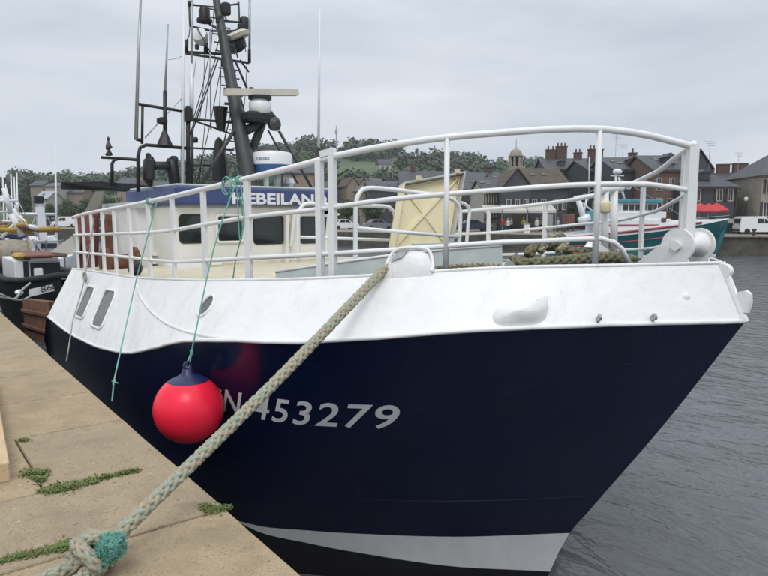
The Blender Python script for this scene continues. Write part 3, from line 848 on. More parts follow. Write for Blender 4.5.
mrod('crosstree', (185.5, 52), (222, 54), .04, Y=YC)
mrod('crosstree', (186, 53.5), (249, 63), .04, Y=YC)
mrod('crosstree_post', (186.5, 40), (186, 53), .06, 'black', Y=YC)
mrod('crosstree_post', (249.5, 50), (249.5, 63), .05, 'black', Y=YC)
def lamp(c, r, m, ax=(0, 0, 1), l=.2, name='lamp'):
    return part(name, m, mast, 40, lathe=[(c, [(r * .55, -l / 2), (r, -l * .35), (r, l * .3), (r * .7, l / 2)], 12, ax)])
lamp(at(204.5, 15.5, Y=YT), .10, 'black', l=.28); lamp(at(204.5, 20.5, Y=YT), .14, 'black', l=.08)
lamp(at(244.5, 23.5, Y=YT), .09, 'black', l=.24); lamp(at(244.5, 29, Y=YT), .12, 'black', l=.06)
mrod('lamp_arm', (206, 22), (219, 30), .03, Y=YT)
sl_ = part('searchlight', 'lampglass', mast, 40, lathe=[(at(201, 37.5, Y=YC), [(.0, -.13), (.10, -.10), (.14, 0), (.13, .09), (.06, .12)], 16, (-.6, -.6, .4))])
part('bracket', 'black', sl_, 180, tube=[([at(203, 40, Y=YC), at(206, 44, Y=YC), at(206, 53, Y=YC)], .04, 6)])
fd = part('floodlight', 'radarcream', mast, 40, lathe=[(at(237.5, 38, Y=YC - .2), [(.0, -.03), (.22, -.03), (.26, .03), (.17, .09), (.0, .11)], 18, (-.42, .15, .88))])
part('housing', 'black', fd, 40, lathe=[(at(236, 44.5, Y=YC - .1), [(.06, -.14), (.17, -.10), (.20, .02), (.13, .12)], 12, (-.4, .1, .9))])
mrod('brace', (249, 72), (240, 60), .03, Y=YC); mrod('brace', (247, 88), (235, 60), .035, Y=11.0); mrod('brace', (217, 4), (227, 20), .02, Y=YT)
# radar scanner
YR = 10.2
ra, rb = at(225, 92, Y=YR), at(297, 92.5, Y=YR)
rd = part('radar', 'radarcream', mast, 30, box=[((ra + rb) / 2, ((rb - ra).length, .14, .105), math.atan2(rb.y - ra.y, rb.x - ra.x), 0, 0, .03)][:0] + [], bar=[(ra, rb, .14, .105)])
gb = at(260, 106, Y=YR)
part('gearbox', 'boatwhite', rd, 40, lathe=[(gb, [(.15, -.13), (.19, -.08), (.19, .04), (.14, .10), (.10, .15)], 14)])
part('neck', 'black', rd, 40, lathe=[(at(260, 97.5, Y=YR), [(.20, -.03), (.20, .02), (.08, .04)], 14)])
part('knob', 'black', rd, 40, rod=[(at(251.5, 90, Y=YR), at(251.5, 87.5, Y=YR), .04, .04)])
part('radar_platform', 'black', mast, 30, box=[(at(258, 118, Y=YR + .05), (.52, .4, .16), 0, 0, 0, .04)])
mrod('platform_arm', (246, 131), (263, 121), .15, Y=YR + .2); mrod('platform_arm', (253, 148), (262, 124), .13, Y=YR + .2)
part('round_lamp', 'mast', mast, 40, lathe=[(at(274.5, 124, Y=YR - .1), [(.0, -.05), (.115, -.05), (.125, .03), (.06, .10)], 18, (.2, -.9, 0))])
part('round_lamp', 'black', mast, 40, lathe=[(at(270, 115, Y=YR), [(.05, -.05), (.09, .0), (.05, .06)], 10)])
# struts
mrod('strut', (242, 118), (199, 188), .055, Y=10.4); mrod('strut', (279, 131), (314, 192), .045, Y=10.4); mrod('strut', (268, 130), (298, 184), .03, Y=10.6); mrod('strut', (262, 122), (252, 150), .06, Y=10.45)
mrod('stay', (218, 60), (191, 135), .02, 'black'); mrod('stay', (216, 58), (188, 140), .015, 'black'); mrod('stay', (221, 70), (219, 130), .015, 'black')
part('cone_mark', 'black', mast, 30, lathe=[(at(220.5, 107, Y=YM), [(.13, 0), (.07, -.40), (.0, -.42)], 10)])
part('rigging_block', 'black', mast, 30, lathe=[(at(219.5, 162, Y=YM), [(.17, -.34), (.14, 0), (.07, .36), (.02, .42)], 7)])
for y in (70, 88, 104, 122, 140): mrod('rung', (224, y), (236, y + 2), .02, Y=11.0)
for y in range(8, 172, 9):
    p = md(y); part('step', 'mast', mast, None, bar=[(p + Vector((-.20, -.02, 0)), p + Vector((.16, -.02, .0)), .02, .02)])
for a, b, r in (((226, 6), (214, 58), .008), ((214, 8), (199, 186), .007), ((231, 64), (246, 118), .012), ((222, 62), (196, 186), .008), ((209, 56), (193, 120), .008), ((247, 62), (243, 116), .007), ((239, 24), (246, 52), .008), ((190, 27), (186, 42), .010), ((228, 30), (238, 58), .014), ((205, 54), (200, 118), .006), ((196, 26), (210, 52), .012), ((233, 96), (222, 150), .012), ((196, 60), (190, 90), .005), ((168, 60), (186, 54), .004)):
    part('cable', 'black', mast, 180, tube=[([at(*a, Y=YC), at((a[0] + b[0]) / 2 + 1.0, (a[1] + b[1]) / 2 + 1.2, Y=YM + .2), at(*b, Y=YM)], r, 5)])
for (px, y, w, hgt) in ((226, 9, .14, .20), (219, 20, .10, .14), (230, 47, .14, .22), (225, 63, .12, .14), (240, 27, .08, .12), (233, 78, .10, .16), (197, 47, .07, .10)):
    part('fitting', 'black', mast, 30, box=[(at(px, y, Y=YC - .25), (w, w, hgt), .3, 0, 0, .02)])
# white dome on the wheelhouse roof
dc = at(272.5, 169, Y=10.15); rr_ = (at(290.5, 160, Y=10.15) - at(254.5, 160, Y=10.15)).length / 2
dm = part('radar_dome', 'boatwhite', wh, 40, lathe=[(dc, [(rr_ * .9, .03), (rr_, .07), (rr_, .22), (rr_ * .93, .27), (rr_ * .6, .295), (0, .30)], 28)])
part('dome_base', 'blueplastic', dm, 40, lathe=[(dc, [(rr_ * .93, -.06), (rr_ * .97, .07)], 28)])
part('dome_leg', 'boatwhite', dm, 180, rod=[(dc + Vector((-.12, 0, -.06)), Vector((dc.x - .12, dc.y, zr)), .05), (dc + Vector((.15, .1, -.06)), Vector((dc.x + .15, dc.y + .1, zr)), .06)])
def dometext(u, v):
    a = R(192) + u / rr_
    return Vector((dc.x + (rr_ + .003) * math.cos(a), dc.y + (rr_ + .003) * math.sin(a), dc.z + .12 + v))
writing('lettering', 'FURUNO', dometext, 'blueplastic', dm, size=.075, bold=.001, cut=16, width=.26)
part('horn', 'steel', wh, 40, lathe=[(at(288, 187, Y=YF + .3), [(.07, -.06), (.05, 0), (.03, .1)], 12, (0, -1, .1))])
part('deck_lamp', 'lampglass', wh, 40, lathe=[(at(289, 183, Y=YF + .4), [(.0, .09), (.08, .07), (.1, 0), (.06, -.06)], 12)])
# aerials
def aerial(pts, r, m, label=None, Y=YM, r2=None):
    P = [at(*p, Y=Y) for p in pts]
    o = part('aerial', m, tr, 180, tube=[(P, [r + (r2 - r) * i / (len(P) - 1) for i in range(len(P))] if r2 else r, 6)])
    return o
aerial([(136, 140), (138, 60), (141, -8)], .032, 'steel', r2=.018); aerial([(165, 146), (165, 118), (165, 91)], .034, 'black'); aerial([(165, 92), (168, 24)], .022, 'steel', r2=.01)
aerial([(182, 187), (183, 90), (184, -8)], .034, 'boatwhite', r2=.022); aerial([(191.5, 120), (191.7, 64)], .036, 'boatwhite'); aerial([(191.7, 64), (192, -8)], .016, 'steel')
aerial([(249.6, 52), (249.8, -8)], .022, 'steel', Y=YC); aerial([(318.5, 156), (320, 7)], .026, 'boatwhite', Y=10.6, r2=.016)
aerial([(317, 192), (318.5, 148)], .05, 'black', Y=10.6); aerial([(211, 130), (210, 30)], .012, 'steel', Y=11)
part('aerial_foot', 'black', tr, 30, lathe=[(at(165, 146, Y=YM), [(.14, 0), (.035, .24)], 8)])
part('whip_lamp', 'black', tr, 40, lathe=[(at(162, 121, Y=YM), [(.03, -.06), (.085, -.03), (.085, .03), (.03, .06)], 10)])
# ---- aft gallows, boom, posts
ga = part('gallows', 'black', tr, 180, tube=[([at(p[0], p[1], Y=YM) for p in ((138, 192), (138, 156), (140, 148), (146, 145), (165, 146.5), (189, 148.5))], .028, 8)])
def grod(name, a, b, r, m='black', Y=YM): return part(name, m, ga, 180, rod=[(at(*a, Y=Y), at(*b, Y=Y), r * .55)])
grod('bar', (138, 104), (188, 112), .045); grod('bar', (142.5, 104), (142, 144), .04); grod('bar', (188, 106), (188, 190), .07); grod('bar', (191, 119), (236, 123), .04)
grod('bar', (192, 120), (234, 135), .03); grod('bar', (188, 148), (234, 150), .03); grod('bar', (192, 130), (192, 190), .05); grod('bar', (136, 139), (142, 141), .05)
grod('bar', (145, 138), (160, 121), .018, 'steel'); grod('bar', (160, 121), (184, 96), .012, 'steel'); grod('bar', (188, 165), (215, 166), .04)
grod('bar', (192, 140), (197, 140), .09)
part('junction_box', 'black', ga, None, box=[(at(187.5, 115, Y=YM), (.13, .13, .22))])
part('block', 'black', ga, 40, box=[(at(149, 170, Y=YM), (.16, .22, .42), .3, .1, 0, .06), (at(148.5, 160, Y=YM), (.08, .1, .22), 0, 0, 0, .03), (at(150, 182, Y=YM), (.09, .1, .16), 0, .2, 0, .03)])
grod('bar', (148, 166), (176, 166), .13); part('block', 'black', ga, 40, box=[(at(173, 172, Y=YM), (.18, .2, .46), -.2, -.12, 0, .06), (at(174, 161, Y=YM), (.12, .12, .16), .2, 0, 0, .03)])
boom = part('boom', 'black', tr, 30, prism=[([at(61, 182.5, Y=13.2), at(100, 181.5, Y=13.2), at(140, 185, Y=12.4), at(200, 189, Y=11.6), at(200, 197, Y=11.6), at(140, 192.5, Y=12.4), at(100, 190, Y=13.2), at(61, 189, Y=13.2)], (.1, .32, 0))])
va_ = part('wind_vane', 'black', tr, 180, tube=[([at(112, 186, Y=12.6), at(112, 164, Y=12.6), at(114, 160, Y=12.6), at(120, 158.5, Y=12.6), at(138, 160, Y=12.2)], .03, 8)])
part('vane_arm', 'black', va_, 180, rod=[(at(101, 157.5, Y=12.6), at(118, 158.5, Y=12.6), .025)])
part('vane_head', 'mast', va_, 40, lathe=[(at(109, 156, Y=12.6), [(.035, 0), (.02, .10), (.055, .16), (.04, .22), (.015, .26), (.03, .32), (.0, .36)], 8)])
part('vane_cross', 'mast', va_, 180, rod=[(at(106, 149, Y=12.6), at(112, 147, Y=12.6), .02), (at(106, 155.5, Y=12.6), at(109, 150, Y=12.6), .02), (at(112, 155.5, Y=12.6), at(109, 150, Y=12.6), .02)])
# red post and white derrick, seen behind the rail
part('red_post', 'redpaint', tr, 40, rod=[(at(83.5, 275, Y=12.9), at(83.5, 213, Y=12.9), .13, .13, 10)]); part('red_post', 'redpaint', tr, 40, rod=[(at(90, 275, Y=12.6), at(91, 212, Y=12.6), .14, .14, 10)])
part('derrick_arm', 'render', tr, 30, prism=[([at(83, 215, Y=12.6), at(95, 192, Y=12.4), at(103, 191, Y=12.4), at(101, 203, Y=12.4), at(96, 215, Y=12.6)], (.06, .12, 0))])
part('derrick_arm', 'rust', tr, 30, bar=[(at(108, 270, Y=12.2), at(111, 215, Y=12.2), .16, .16)])
part('winch', 'rust', tr, 40, lathe=[(at(120, 262, Y=10.6), [(.1, -.25), (.24, -.25), (.24, -.2), (.13, -.18), (.13, .18), (.24, .2), (.24, .25), (.1, .25)], 14, (1, .1, 0))])
part('winch', 'black', tr, 40, lathe=[(at(135, 268, Y=8.6), [(.05, -.08), (.09, -.05), (.09, .05), (.05, .08)], 12, (1, .1, 0))])
part('aft_bulkhead', 'rust', tr, None, box=[((3.3, 12.4, .12), (4.2, .06, 1.1))])
part('side_screen', 'render', tr, None, prism=[([at(50, 252, Y=13.4), at(72, 236, Y=12.9), at(78, 236, Y=12.5), at(78, 254, Y=12.5), at(56, 255, Y=13.4)], (.05, .05, 0))])
# hull number
def hull_text(u, v):
    s = 2.93 - u
    z = -.075 + .012 * u + v
    p = hullp(s, z, -1)
    n_ = (hullp(s + .03, z) - p).cross(hullp(s, z + .03) - p).normalized()
    if n_.x > 0: n_ = -n_
    return p + n_ * .0035
bmn = writing('registration_number', 'CN 453279', hull_text, 'letter', hull, size=.325, bold=.004, cut=60, width=1.66, space=1.12)

# ================================================================== ROPES
def resample(path, step):
    P = [Vector(p) for p in path]; L = [0]
    for a, b in zip(P, P[1:]): L.append(L[-1] + (b - a).length)
    n = max(2, int(L[-1] / step)); out = []; j = 0
    for i in range(n + 1):
        d = L[-1] * i / n
        while j < len(L) - 2 and L[j + 1] < d: j += 1
        out.append(P[j].lerp(P[j + 1], (d - L[j]) / max(1e-9, L[j + 1] - L[j])))
    return out
def braid(path, rad, parent, mats=('rope_a', 'rope_b'), pitch=None, n=6, strands=4, step=None, wob=.0):
    """plaited rope: strands of two hands weaving over and under each other"""
    pitch = pitch or rad * 7.5
    P = resample(path, step or pitch / 14)
    fr = []; a = None; acc = 0
    for i, p in enumerate(P):
        d = (P[min(i + 1, len(P) - 1)] - P[max(i - 1, 0)]).normalized()
        if a is None: a, b = frame(d)
        a = (a - d * a.dot(d)).normalized(); b = a.cross(d)
        if i: acc += (p - P[i - 1]).length
        fr.append((p, a.copy(), b.copy(), acc))
    out = []
    for hand in (1, -1):
        for k in range(strands):
            pts = []
            for p, a, b, s in fr:
                ph = 2 * math.pi * (s / pitch + k / strands) 
                th = hand * ph
                q = rad * (.62 + hand * .17 * math.cos(strands * th))
                w = 1 + wob * mnoise.noise(p * 25)
                pts.append(p + (a * math.cos(th) + b * math.sin(th)) * q * w)
            out.append(part('strand', mats[0] if (hand > 0 or k == 2) else mats[1], parent, 180, tube=[(pts, rad * .40, n)]))
    return out
# mooring rope from the fairlead to the quay
fa = topp(s0_ + (s1_ - s0_) * -.02, 1) + Vector((.01, -.01, .045))
kn = at(112, 541, Z=.11)
fa0 = topp(s0_ + (s1_ - s0_) * .35, 1) + Vector((.13, .06, .03))
mr = thing('mooring_rope', 'thick plaited beige and green mooring rope from bow to quay, knotted', 'rope', (kn.x, kn.y, 0))
e1 = at(372, 282, D=(fa - EYE).dot(FW) - .12)
braid(smoothcurve([fa0, fa, e1, e1.lerp(kn, .5) + Vector((0, 0, -.022)), kn], 10), .034, mr)
k0 = at(100, 549, Z=.10)
def ring_path(c, r1, r2, ax, tilt, n=18, a0=0, a1=360):
    u, w = frame(Vector(ax).normalized())
    return [c + u * (r1 * math.cos(R(a0 + (a1 - a0) * i / n))) + w * (r2 * math.sin(R(a0 + (a1 - a0) * i / n))) + Vector(ax) * (tilt * i / n) for i in range(n + 1)]
dirv = (kn - e1).normalized()
braid(ring_path(k0 + Vector((.015, .02, .0)), .085, .065, dirv, .03, 18, -30, 300), .032, mr)
braid(ring_path(k0 + Vector((-.045, -.02, .0)), .085, .07, dirv + Vector((.3, .2, 0)), .06, 18, 40, 380), .032, mr)
braid(ring_path(k0 + Vector((-.01, -.03, .03)), .08, .055, Vector((.3, .9, .5)), .03, 18, 10, 330), .030, mr)
braid(smoothcurve([kn, k0 + Vector((0, 0, -.02)), at(72, 567, Z=.05), at(50, 577, Z=.045), at(0, 600, Z=.045), at(-60, 640, Z=.045)], 8), .033, mr)
braid(smoothcurve([k0 + Vector((.03, -.03, .02)), at(98, 565, Z=.06), at(80, 580, Z=.045), at(40, 620, Z=.045)], 8), .033, mr)
# turquoise frayed whipping on the knot
mb = MB()
fc = at(111, 547, Z=.15)
for i in range(1500):
    d = Vector((random.gauss(0, 1), random.gauss(0, 1), random.gauss(0, 1))).normalized()
    lump = .95 + .7 * mnoise.noise(d * 1.8 + Vector((3, 1, 2)))
    p = fc + Vector((d.x * .05, d.y * .042, d.z * .058)) * lump
    t_ = d.cross(Vector((random.gauss(0, 1), random.gauss(0, 1), random.gauss(0, 1)))).normalized()
    q = p + t_ * random.uniform(.012, .035) + d * random.uniform(-.004, .012) + Vector((0, 0, -.006))
    mb.tube([p - t_ * .015 - d * .006, p, q], [.0020, .0020, .0012], 3)
mb.build('whipping', 'twine', mr, 180)

# buoy fender
bc = at(189, 408.5, X=.50); rb_ = 34.5 / 640 * (bc - EYE).dot(FW)
bz = thing('buoy', 'big round red inflatable buoy hanging on a turquoise line against the hull', 'buoy', (bc.x, bc.y, bc.z - rb_))
prof = []
for k in range(25):
    a = -math.pi / 2 + math.pi * k / 24 * .88
    prof.append((rb_ * math.cos(a), rb_ * math.sin(a)))
part('ball', 'buoy', bz, 180, lathe=[(bc, prof, 40)])
nk = [(rb_ * math.cos(R(a)) + .004, rb_ * math.sin(R(a))) for a in (56, 60, 64, 68, 72)] + [(rb_ * .25, rb_ * 1.0), (rb_ * .17, rb_ * 1.06), (rb_ * .15, rb_ * 1.16), (rb_ * .10, rb_ * 1.2), (0, rb_ * 1.2)]
part('neck', 'buoyneck', bz, 60, lathe=[(bc, nk, 32)])
part('eye', 'buoyneck', bz, 180, tube=[dict(path=[bc + Vector((.03 * math.cos(R(a)), 0, rb_ * 1.2 + .02 + .03 * math.sin(R(a)))) for a in range(0, 360, 30)], r=.012, n=6, closed=True)])
rt_ = railp(2.86, zt_) + Vector((-.03, 0, .0))
tie = at(191.5, 352, X=.56)
bt_ = bc + Vector((0, 0, rb_ * 1.22))
ln = MB()
ln.tube(smoothcurve([rt_, rt_.lerp(tie, .4) + Vector((-.05, 0, -.02)), tie], 8), .0065, 6)
ln.tube([tie, bt_ + Vector((-.02, 0, 0)), bt_], .006, 5); ln.tube([tie, bt_ + Vector((.02, .01, 0)), bt_], .006, 5)
ln.tube([tie + Vector((0, 0, .02)), tie + Vector((.004, 0, -.03))], .013, 6)
for k in range(3): ln.tube([rt_ + Vector((.03, 0, 0)) + Vector((.036 * math.cos(R(a)), .02 * k - .03 + a / 360 * .02, .036 * math.sin(R(a)))) for a in range(0, 361, 30)], .007, 5)
ln.build('line', 'twine', bz, 180)
# slack turquoise coil on the rail above
c0 = at(229, 186, X=rt_.x - .02)
mb = MB()
for k, (a, b) in enumerate(((.115, .085), (.10, .10))):
    mb.tube([c0 + Vector((-.02 * k, a * math.cos(R(t)) + .01 * k, b * math.sin(R(t)) * .8)) for t in range(0, 360, 15)], .0065, 5, closed=True)
mb.tube(smoothcurve([rt_, at(240, 240, X=1.1), at(244, 215, X=1.12), rt_ + Vector((.02, -.03, 0))], 8), .006, 5)
mb.tube(smoothcurve([at(239, 193, X=1.12), at(243, 225, X=1.2), at(236, 258, X=1.2), at(233, 279, X=1.2)], 8), .006, 5)
tag(mb.build('rope_coil', 'twine', None, 180), 'slack loops of thin turquoise line tied round the top rail above the buoy', 'rope')
# two thin lines down the hull side
p0, p1, p2 = railp(5.13, zt_) + Vector((-.03, 0, 0)), topp(4.3, .96, -1, .03), at(112, 401, X=.12)
mb = MB(); mb.tube([at(157, 201, X=1.01), at(137.5, 274, X=.94), at(125, 330, X=.52), at(114, 381, X=.2), p2], .0075, 6)
mb.tube([at(114.5, 381, X=.2), at(113.5, 384, X=.2)], .016, 6); mb.tube([at(112, 381, X=.2), at(118, 383, X=.2)], .006, 5)
for k in range(3): mb.tube([p0 + Vector((.03 + .034 * math.cos(R(a)), .02 * k, .034 * math.sin(R(a)))) for a in range(0, 361, 30)], .008, 5)
tag(mb.build('mooring_line', 'twine', None, 180), 'thin turquoise line dropping from the rail to the quay beside the square ports', 'rope')
mb = MB(); mb.tube([at(94, 218, X=1.0), at(90, 249, X=.98), at(83, 286, X=.82), at(73, 320, X=.5), at(66.5, 361, X=.25)], .0085, 6)
cc = at(85, 277, X=.88)
mb.tube([cc + Vector((0, .09 * math.cos(R(t)), .07 * math.sin(R(t)))) for t in range(0, 360, 20)], .014, 6, closed=True)
tag(mb.build('heaving_line', 'twine_white', None, 180), 'thin grey line with a small loop hanging before the aft square port', 'rope')
# heavy rope flaked on the foredeck
def deck_rope(label, pts, rad, mats):
    P = [Vector(p) for p in pts]
    t = thing('rope', label, 'rope', (P[0].x, P[0].y, 1.2), group='heavy ropes lying on the foredeck')
    braid(smoothcurve(P, 8), rad, t, mats)
Yd = 3.75
deck_rope('thick green brown rope lying along the foredeck edge, nearest the bow roller', [at(515, 258, Y=3.7), at(519, 264, Y=3.6), at(535, 263, Y=3.5), at(565, 260.5, Y=3.4), at(590, 258, Y=3.3), at(615, 257, Y=3.2), at(636, 261, Y=3.05)], .047, ('rope_c', 'rope_d'))
deck_rope('thick rope bight heaped behind the front rope on the foredeck', [at(528, 256, Y=4.1), at(533, 248, Y=4.1), at(548, 245, Y=4.1), at(562, 248, Y=4.0), at(575, 252, Y=3.9), at(596, 251, Y=3.85), at(612, 254, Y=3.7)], .05, ('rope_d', 'rope_c'))
deck_rope('pale frayed end of rope on top of the foredeck heap', [at(540, 252, Y=3.95), at(550, 238.5, Y=3.95), at(560, 236, Y=3.95), at(566, 243, Y=3.9), at(558, 252, Y=3.85)], .034, ('rope_d', 'rope_a'))
deck_rope('thin pale rope lying behind the deck edge beside the fairlead', [at(432, 269, Y=3.9), at(455, 267, Y=3.75), at(480, 266, Y=3.6), at(500, 267, Y=3.5)], .022, ('rope_c', 'rope_a'))
# rag tied on the port post
tag(MB().lathe(at(605, 207, Y=3.5), [(.03, -.06), (.055, -.04), (.045, 0), (.055, .03), (.03, .06)], 10).build('rag', 'hatch', None, 180), 'brownish rag bound round the twin bollard posts', 'rag')

# ================================================================== ON THE QUAY
t0, t1 = at(9.5, 462, Z=.125), at(0, 409, Z=.125)
dv = (t1 - t0).normalized(); sv = Vector((-dv.y, dv.x, 0))
if sv.x > 0: sv = -sv
tb = MB()
cx = t0 + dv * 1.3 + sv * .11
tb.box((cx.x, cx.y, .0625), (.22, 2.6, .125), rz=math.atan2(dv.y, dv.x) - math.pi / 2, bev=.008)
tag(tb.build('timber_beam', 'timber'), 'pale sawn timber beam lying on the quay at the left edge', 'beam')
def weed(label, spots, n, h):
    mb = MB()
    for i in range(n):
        a, b = random.choice(spots)
        k = random.random()
        p = Vector(a).lerp(Vector(b), k); wd_ = .35 + 1.3 * abs(mnoise.noise(p * 7)); p = p + Vector((random.gauss(0, .022) * wd_, random.gauss(0, .036) * wd_, 0))
        hh = h * random.uniform(.2, .62) * (.6 + .8 * abs(mnoise.noise(p * 9))); th = random.uniform(0, 6.28); le = random.uniform(.3, 1.2)
        d = Vector((math.cos(th), math.sin(th), 0)); s_ = Vector((-d.y, d.x, 0)) * random.uniform(.003, .007)
        q = p + d * hh * le * .5 + Vector((0, 0, hh * .7)); e = p + d * hh * le * 1.1 + Vector((0, 0, hh * .8))
        mb.add([p - s_ * .5, p + s_ * .5, q + s_, q - s_, e], [(0, 1, 2, 3), (3, 2, 4)])
    tag(mb.build('weed', 'weed', None, 180, fix=False), label, 'weed', 'weeds growing in the quay joints')
Z0 = lambda x, y: at(x, y, Z=0)
weed('long green strip of weeds in the cross joint beside the timber beam', [(Z0(40, 492), Z0(95, 483)), (Z0(40, 492), Z0(70, 488)), (Z0(80, 484), Z0(138, 471))], 2200, .045)
weed('small weed tuft at the joint corner beyond the weed strip', [(Z0(28, 474), Z0(46, 474)), (Z0(32, 474), Z0(40, 482))], 1100, .045)
weed('weed tuft at the quay edge just right of the rope', [(Z0(203, 510), Z0(230, 508))], 560, .04)
weed('sparse weeds in the nearest joint left of the knot', [(Z0(0, 562), Z0(70, 546))], 1500, .035)
weed('tiny dry weed speck in the joint behind the timber end', [(Z0(21, 440.5), Z0(26, 440))], 220, .03)

# ================================================================== THE FAR BANK
QZ = -.2
edge_pts = [(-500, 150), (-160, 118), (60, 100), (150, 96), (470, 70), (600, 62), (700, 59), (800, 58), (1100, 58), (1800, 64)]
mb = MB()
e = [far(px, h, QZ) for px, h in edge_pts]; bk = [far(px, 900, QZ) for px, h in edge_pts]
mb.grid([e, bk])
tag(mb.build('far_quay', 'farpave', None, fix=False), 'paved quay on the far side of the basin', kind='structure')
mb = MB()
for i in range(len(e) - 1):
    for q in range(1):
        mb.grid([[e[i] + Vector((0, 0, .001)), e[i + 1] + Vector((0, 0, .001))], [Vector((e[i].x, e[i].y, -3.2)), Vector((e[i + 1].x, e[i + 1].y, -3.2))]])
fwall = mb.build('far_quay_wall', 'quaywall', None, fix=False)
tag(fwall, 'dark stone wall of the far quay', kind='structure')
# coping stones along the far edge, where they can be told apart
for i in range(5, 8):
    a, b = e[i], e[i + 1]; n = int((b - a).length / 1.6); d = (b - a) / n
    for k in range(n):
        p = a + d * (k + .5)
        MB().box((p.x, p.y, QZ + .02), (d.length - .05, .5, .12), rz=math.atan2(d.y, d.x), bev=.02).build('coping_stone', 'farpave', fwall)
# hill
ridge_px = [-400, -100, 0, 15, 30, 50, 70, 90, 130, 200, 270, 292, 312, 336, 371, 395, 431, 466, 500, 545, 600, 700, 1000, 1500]
ridge_y = [186, 180, 176, 174, 174, 178, 175, 178, 172, 160, 148, 144, 138, 145, 142, 145, 152, 156, 162, 160, 172, 192, 200, 204]
HR = 480
def hill_z(px, h):
    top_ = farz(lerp(px, ridge_px, ridge_y), HR) - 6.5
    t = max(0, min(1, (h - 150) / (HR - 150)))
    return QZ - .3 + (top_ - QZ) * (t ** 1.25) if h <= HR else QZ - .3 + (top_ - QZ) * max(.2, 1 - ((h - HR) / 500) ** 2)
mb = MB()
mb.grid([[far(px, h, hill_z(px, h) + (1.2 * mnoise.noise(Vector((px * .05, h * .02, 0))) if h > 170 else 0)) for px in range(-420, 1500, 16)] for h in [140, 150, 170, 190, 215, 240, 270, 300, 330, 360, 390, 420, 450, 480, 520, 580, 660, 760, 880]])
tag(mb.build('hill', 'field', None, 180, fix=False), 'green hill behind the town', kind='structure')
def leaf_cloud(mb, c, rad, n, size, flat=.8):
    for i in range(n):
        d = Vector((random.gauss(0, 1), random.gauss(0, 1), random.gauss(0, 1)))
        d.normalize()
        rr = rad * random.uniform(.55, 1.0) * (1 + .35 * mnoise.noise(d * 2.1 + c * .37))
        p = c + Vector((d.x * rr, d.y * rr, d.z * rr * flat))
        u = (d + Vector((random.uniform(-.8, .8), random.uniform(-.8, .8), random.uniform(-.3, .9)))).normalized()
        a, b = frame(u)
        s = size * random.uniform(.55, 1.25)
        mb.add([p - a * s - b * s * .6, p + a * s * .7 - b * s, p + a * s + b * s * .7, p - a * s * .5 + b * s], [(0, 1, 2, 3)])
def in_field(px, h):
    z = hill_z(px, h); py = 217 - (z - 1.6) * 644 / h
    if 330 < px < 400 and 164 < py < 183: return True
    if 396 < px < 432 and 153 < py < 166: return True
    return False
wood = MB()
for i in range(1050):
    h = random.uniform(255, 500) if random.random() < .8 else random.uniform(440, 500)
    px = random.uniform(-260, 760)
    if in_field(px, h) or in_field(px, h - 10): continue
    if 20 < px < 130 and h < 330: continue
    z = hill_z(px, h)
    wood.k = 0 if random.random() < .6 else 1
    r_ = random.uniform(4.5, 8.0) * (1 if h > 330 else .85)
    leaf_cloud(wood, far(px, h, z + r_ * .55), r_, 150, r_ * .135, .85)
tag(wood.build('hill_wood', ['leaf_dark', 'leaf_mid'], None, None, fix=False), 'dense green wood covering the hill', 'wood', kind='stuff')

def tree(label, px, h, y_top, wpx, z0=QZ, m='leaf_dark', clumps=10, group='trees behind the harbour'):
    p = far(px, h, z0); H = farz(y_top, h) - z0; rw = wpx / 2 * h / 644
    t = thing('tree', label, 'tree', p, group=group)
    mb = MB()
    mb.tube([p, p + Vector((.1, 0, H * .3)), p + Vector((0, .1, H * .62))], [H * .035, H * .027, H * .012], 8)
    cr_ = MB()
    for k in range(clumps):
        a = random.uniform(0, 6.28); q = random.uniform(.25, .80)
        rr = rw * (1 - abs(q - .45) * 1.0) * random.uniform(.3, .75)
        c = p + Vector((math.cos(a) * rr, math.sin(a) * rr, H * (.22 + .68 * q)))
        mb.tube([p + Vector((0, 0, H * .25)), c.lerp(p + Vector((0, 0, H * .4)), .5), c], [H * .012, H * .008, H * .003], 5)
        leaf_cloud(cr_, c, rw * random.uniform(.42, .62), 260, rw * .05)
    leaf_cloud(cr_, p + Vector((0, 0, H * .80)), rw * .55, 260, rw * .05, .36 * H / max(rw, .1) * .55)
    leaf_cloud(cr_, p + Vector((0, 0, H * .5)), rw * .8, 380, rw * .055)
    mb.build('trunk', 'bark', t, 40); cr_.build('crown', m, t, None, fix=False)
for a in (('tall dark rounded tree rising behind the left masts', 31, 210, 171, 17), ('dark tree at the far left picture edge', 6, 190, 175, 22), ('broad dark tree under the tall rounded one at left', 22, 165, 190, 24),
          ('dark round tree on the skyline left of the boom tip', 68, 230, 171, 17), ('low mid green tree left of the thin white mast', 50, 150, 201, 15, QZ, 'leaf_mid'), ('low bushy tree just right of the thin white mast', 68, 148, 197, 22, QZ, 'leaf_mid'),
          ('low bushy tree partly behind the white derrick', 86, 150, 196, 20, QZ, 'leaf_mid'), ('dark tree behind the red posts', 100, 155, 192, 22), ('green tree seen under the black boom', 112, 160, 194, 20, QZ, 'leaf_mid'),
          ('dark olive tree left of the hatch hoops', 348, 118, 197, 24, QZ, 'leaf_mid'), ('dark olive tree behind the hatch hoops', 372, 112, 199, 26), ('small dark tree in front of the brown roofed house', 573, 84, 196, 12), ('small leafy tree beside the red parasols', 712, 70, 212, 9, QZ, 'leaf_mid'), ('dark tree behind the wheelhouse roof', 205, 180, 170, 30), ('leafy tree right of the mast foot', 300, 190, 178, 26, QZ, 'leaf_mid')):
    tree(*a)

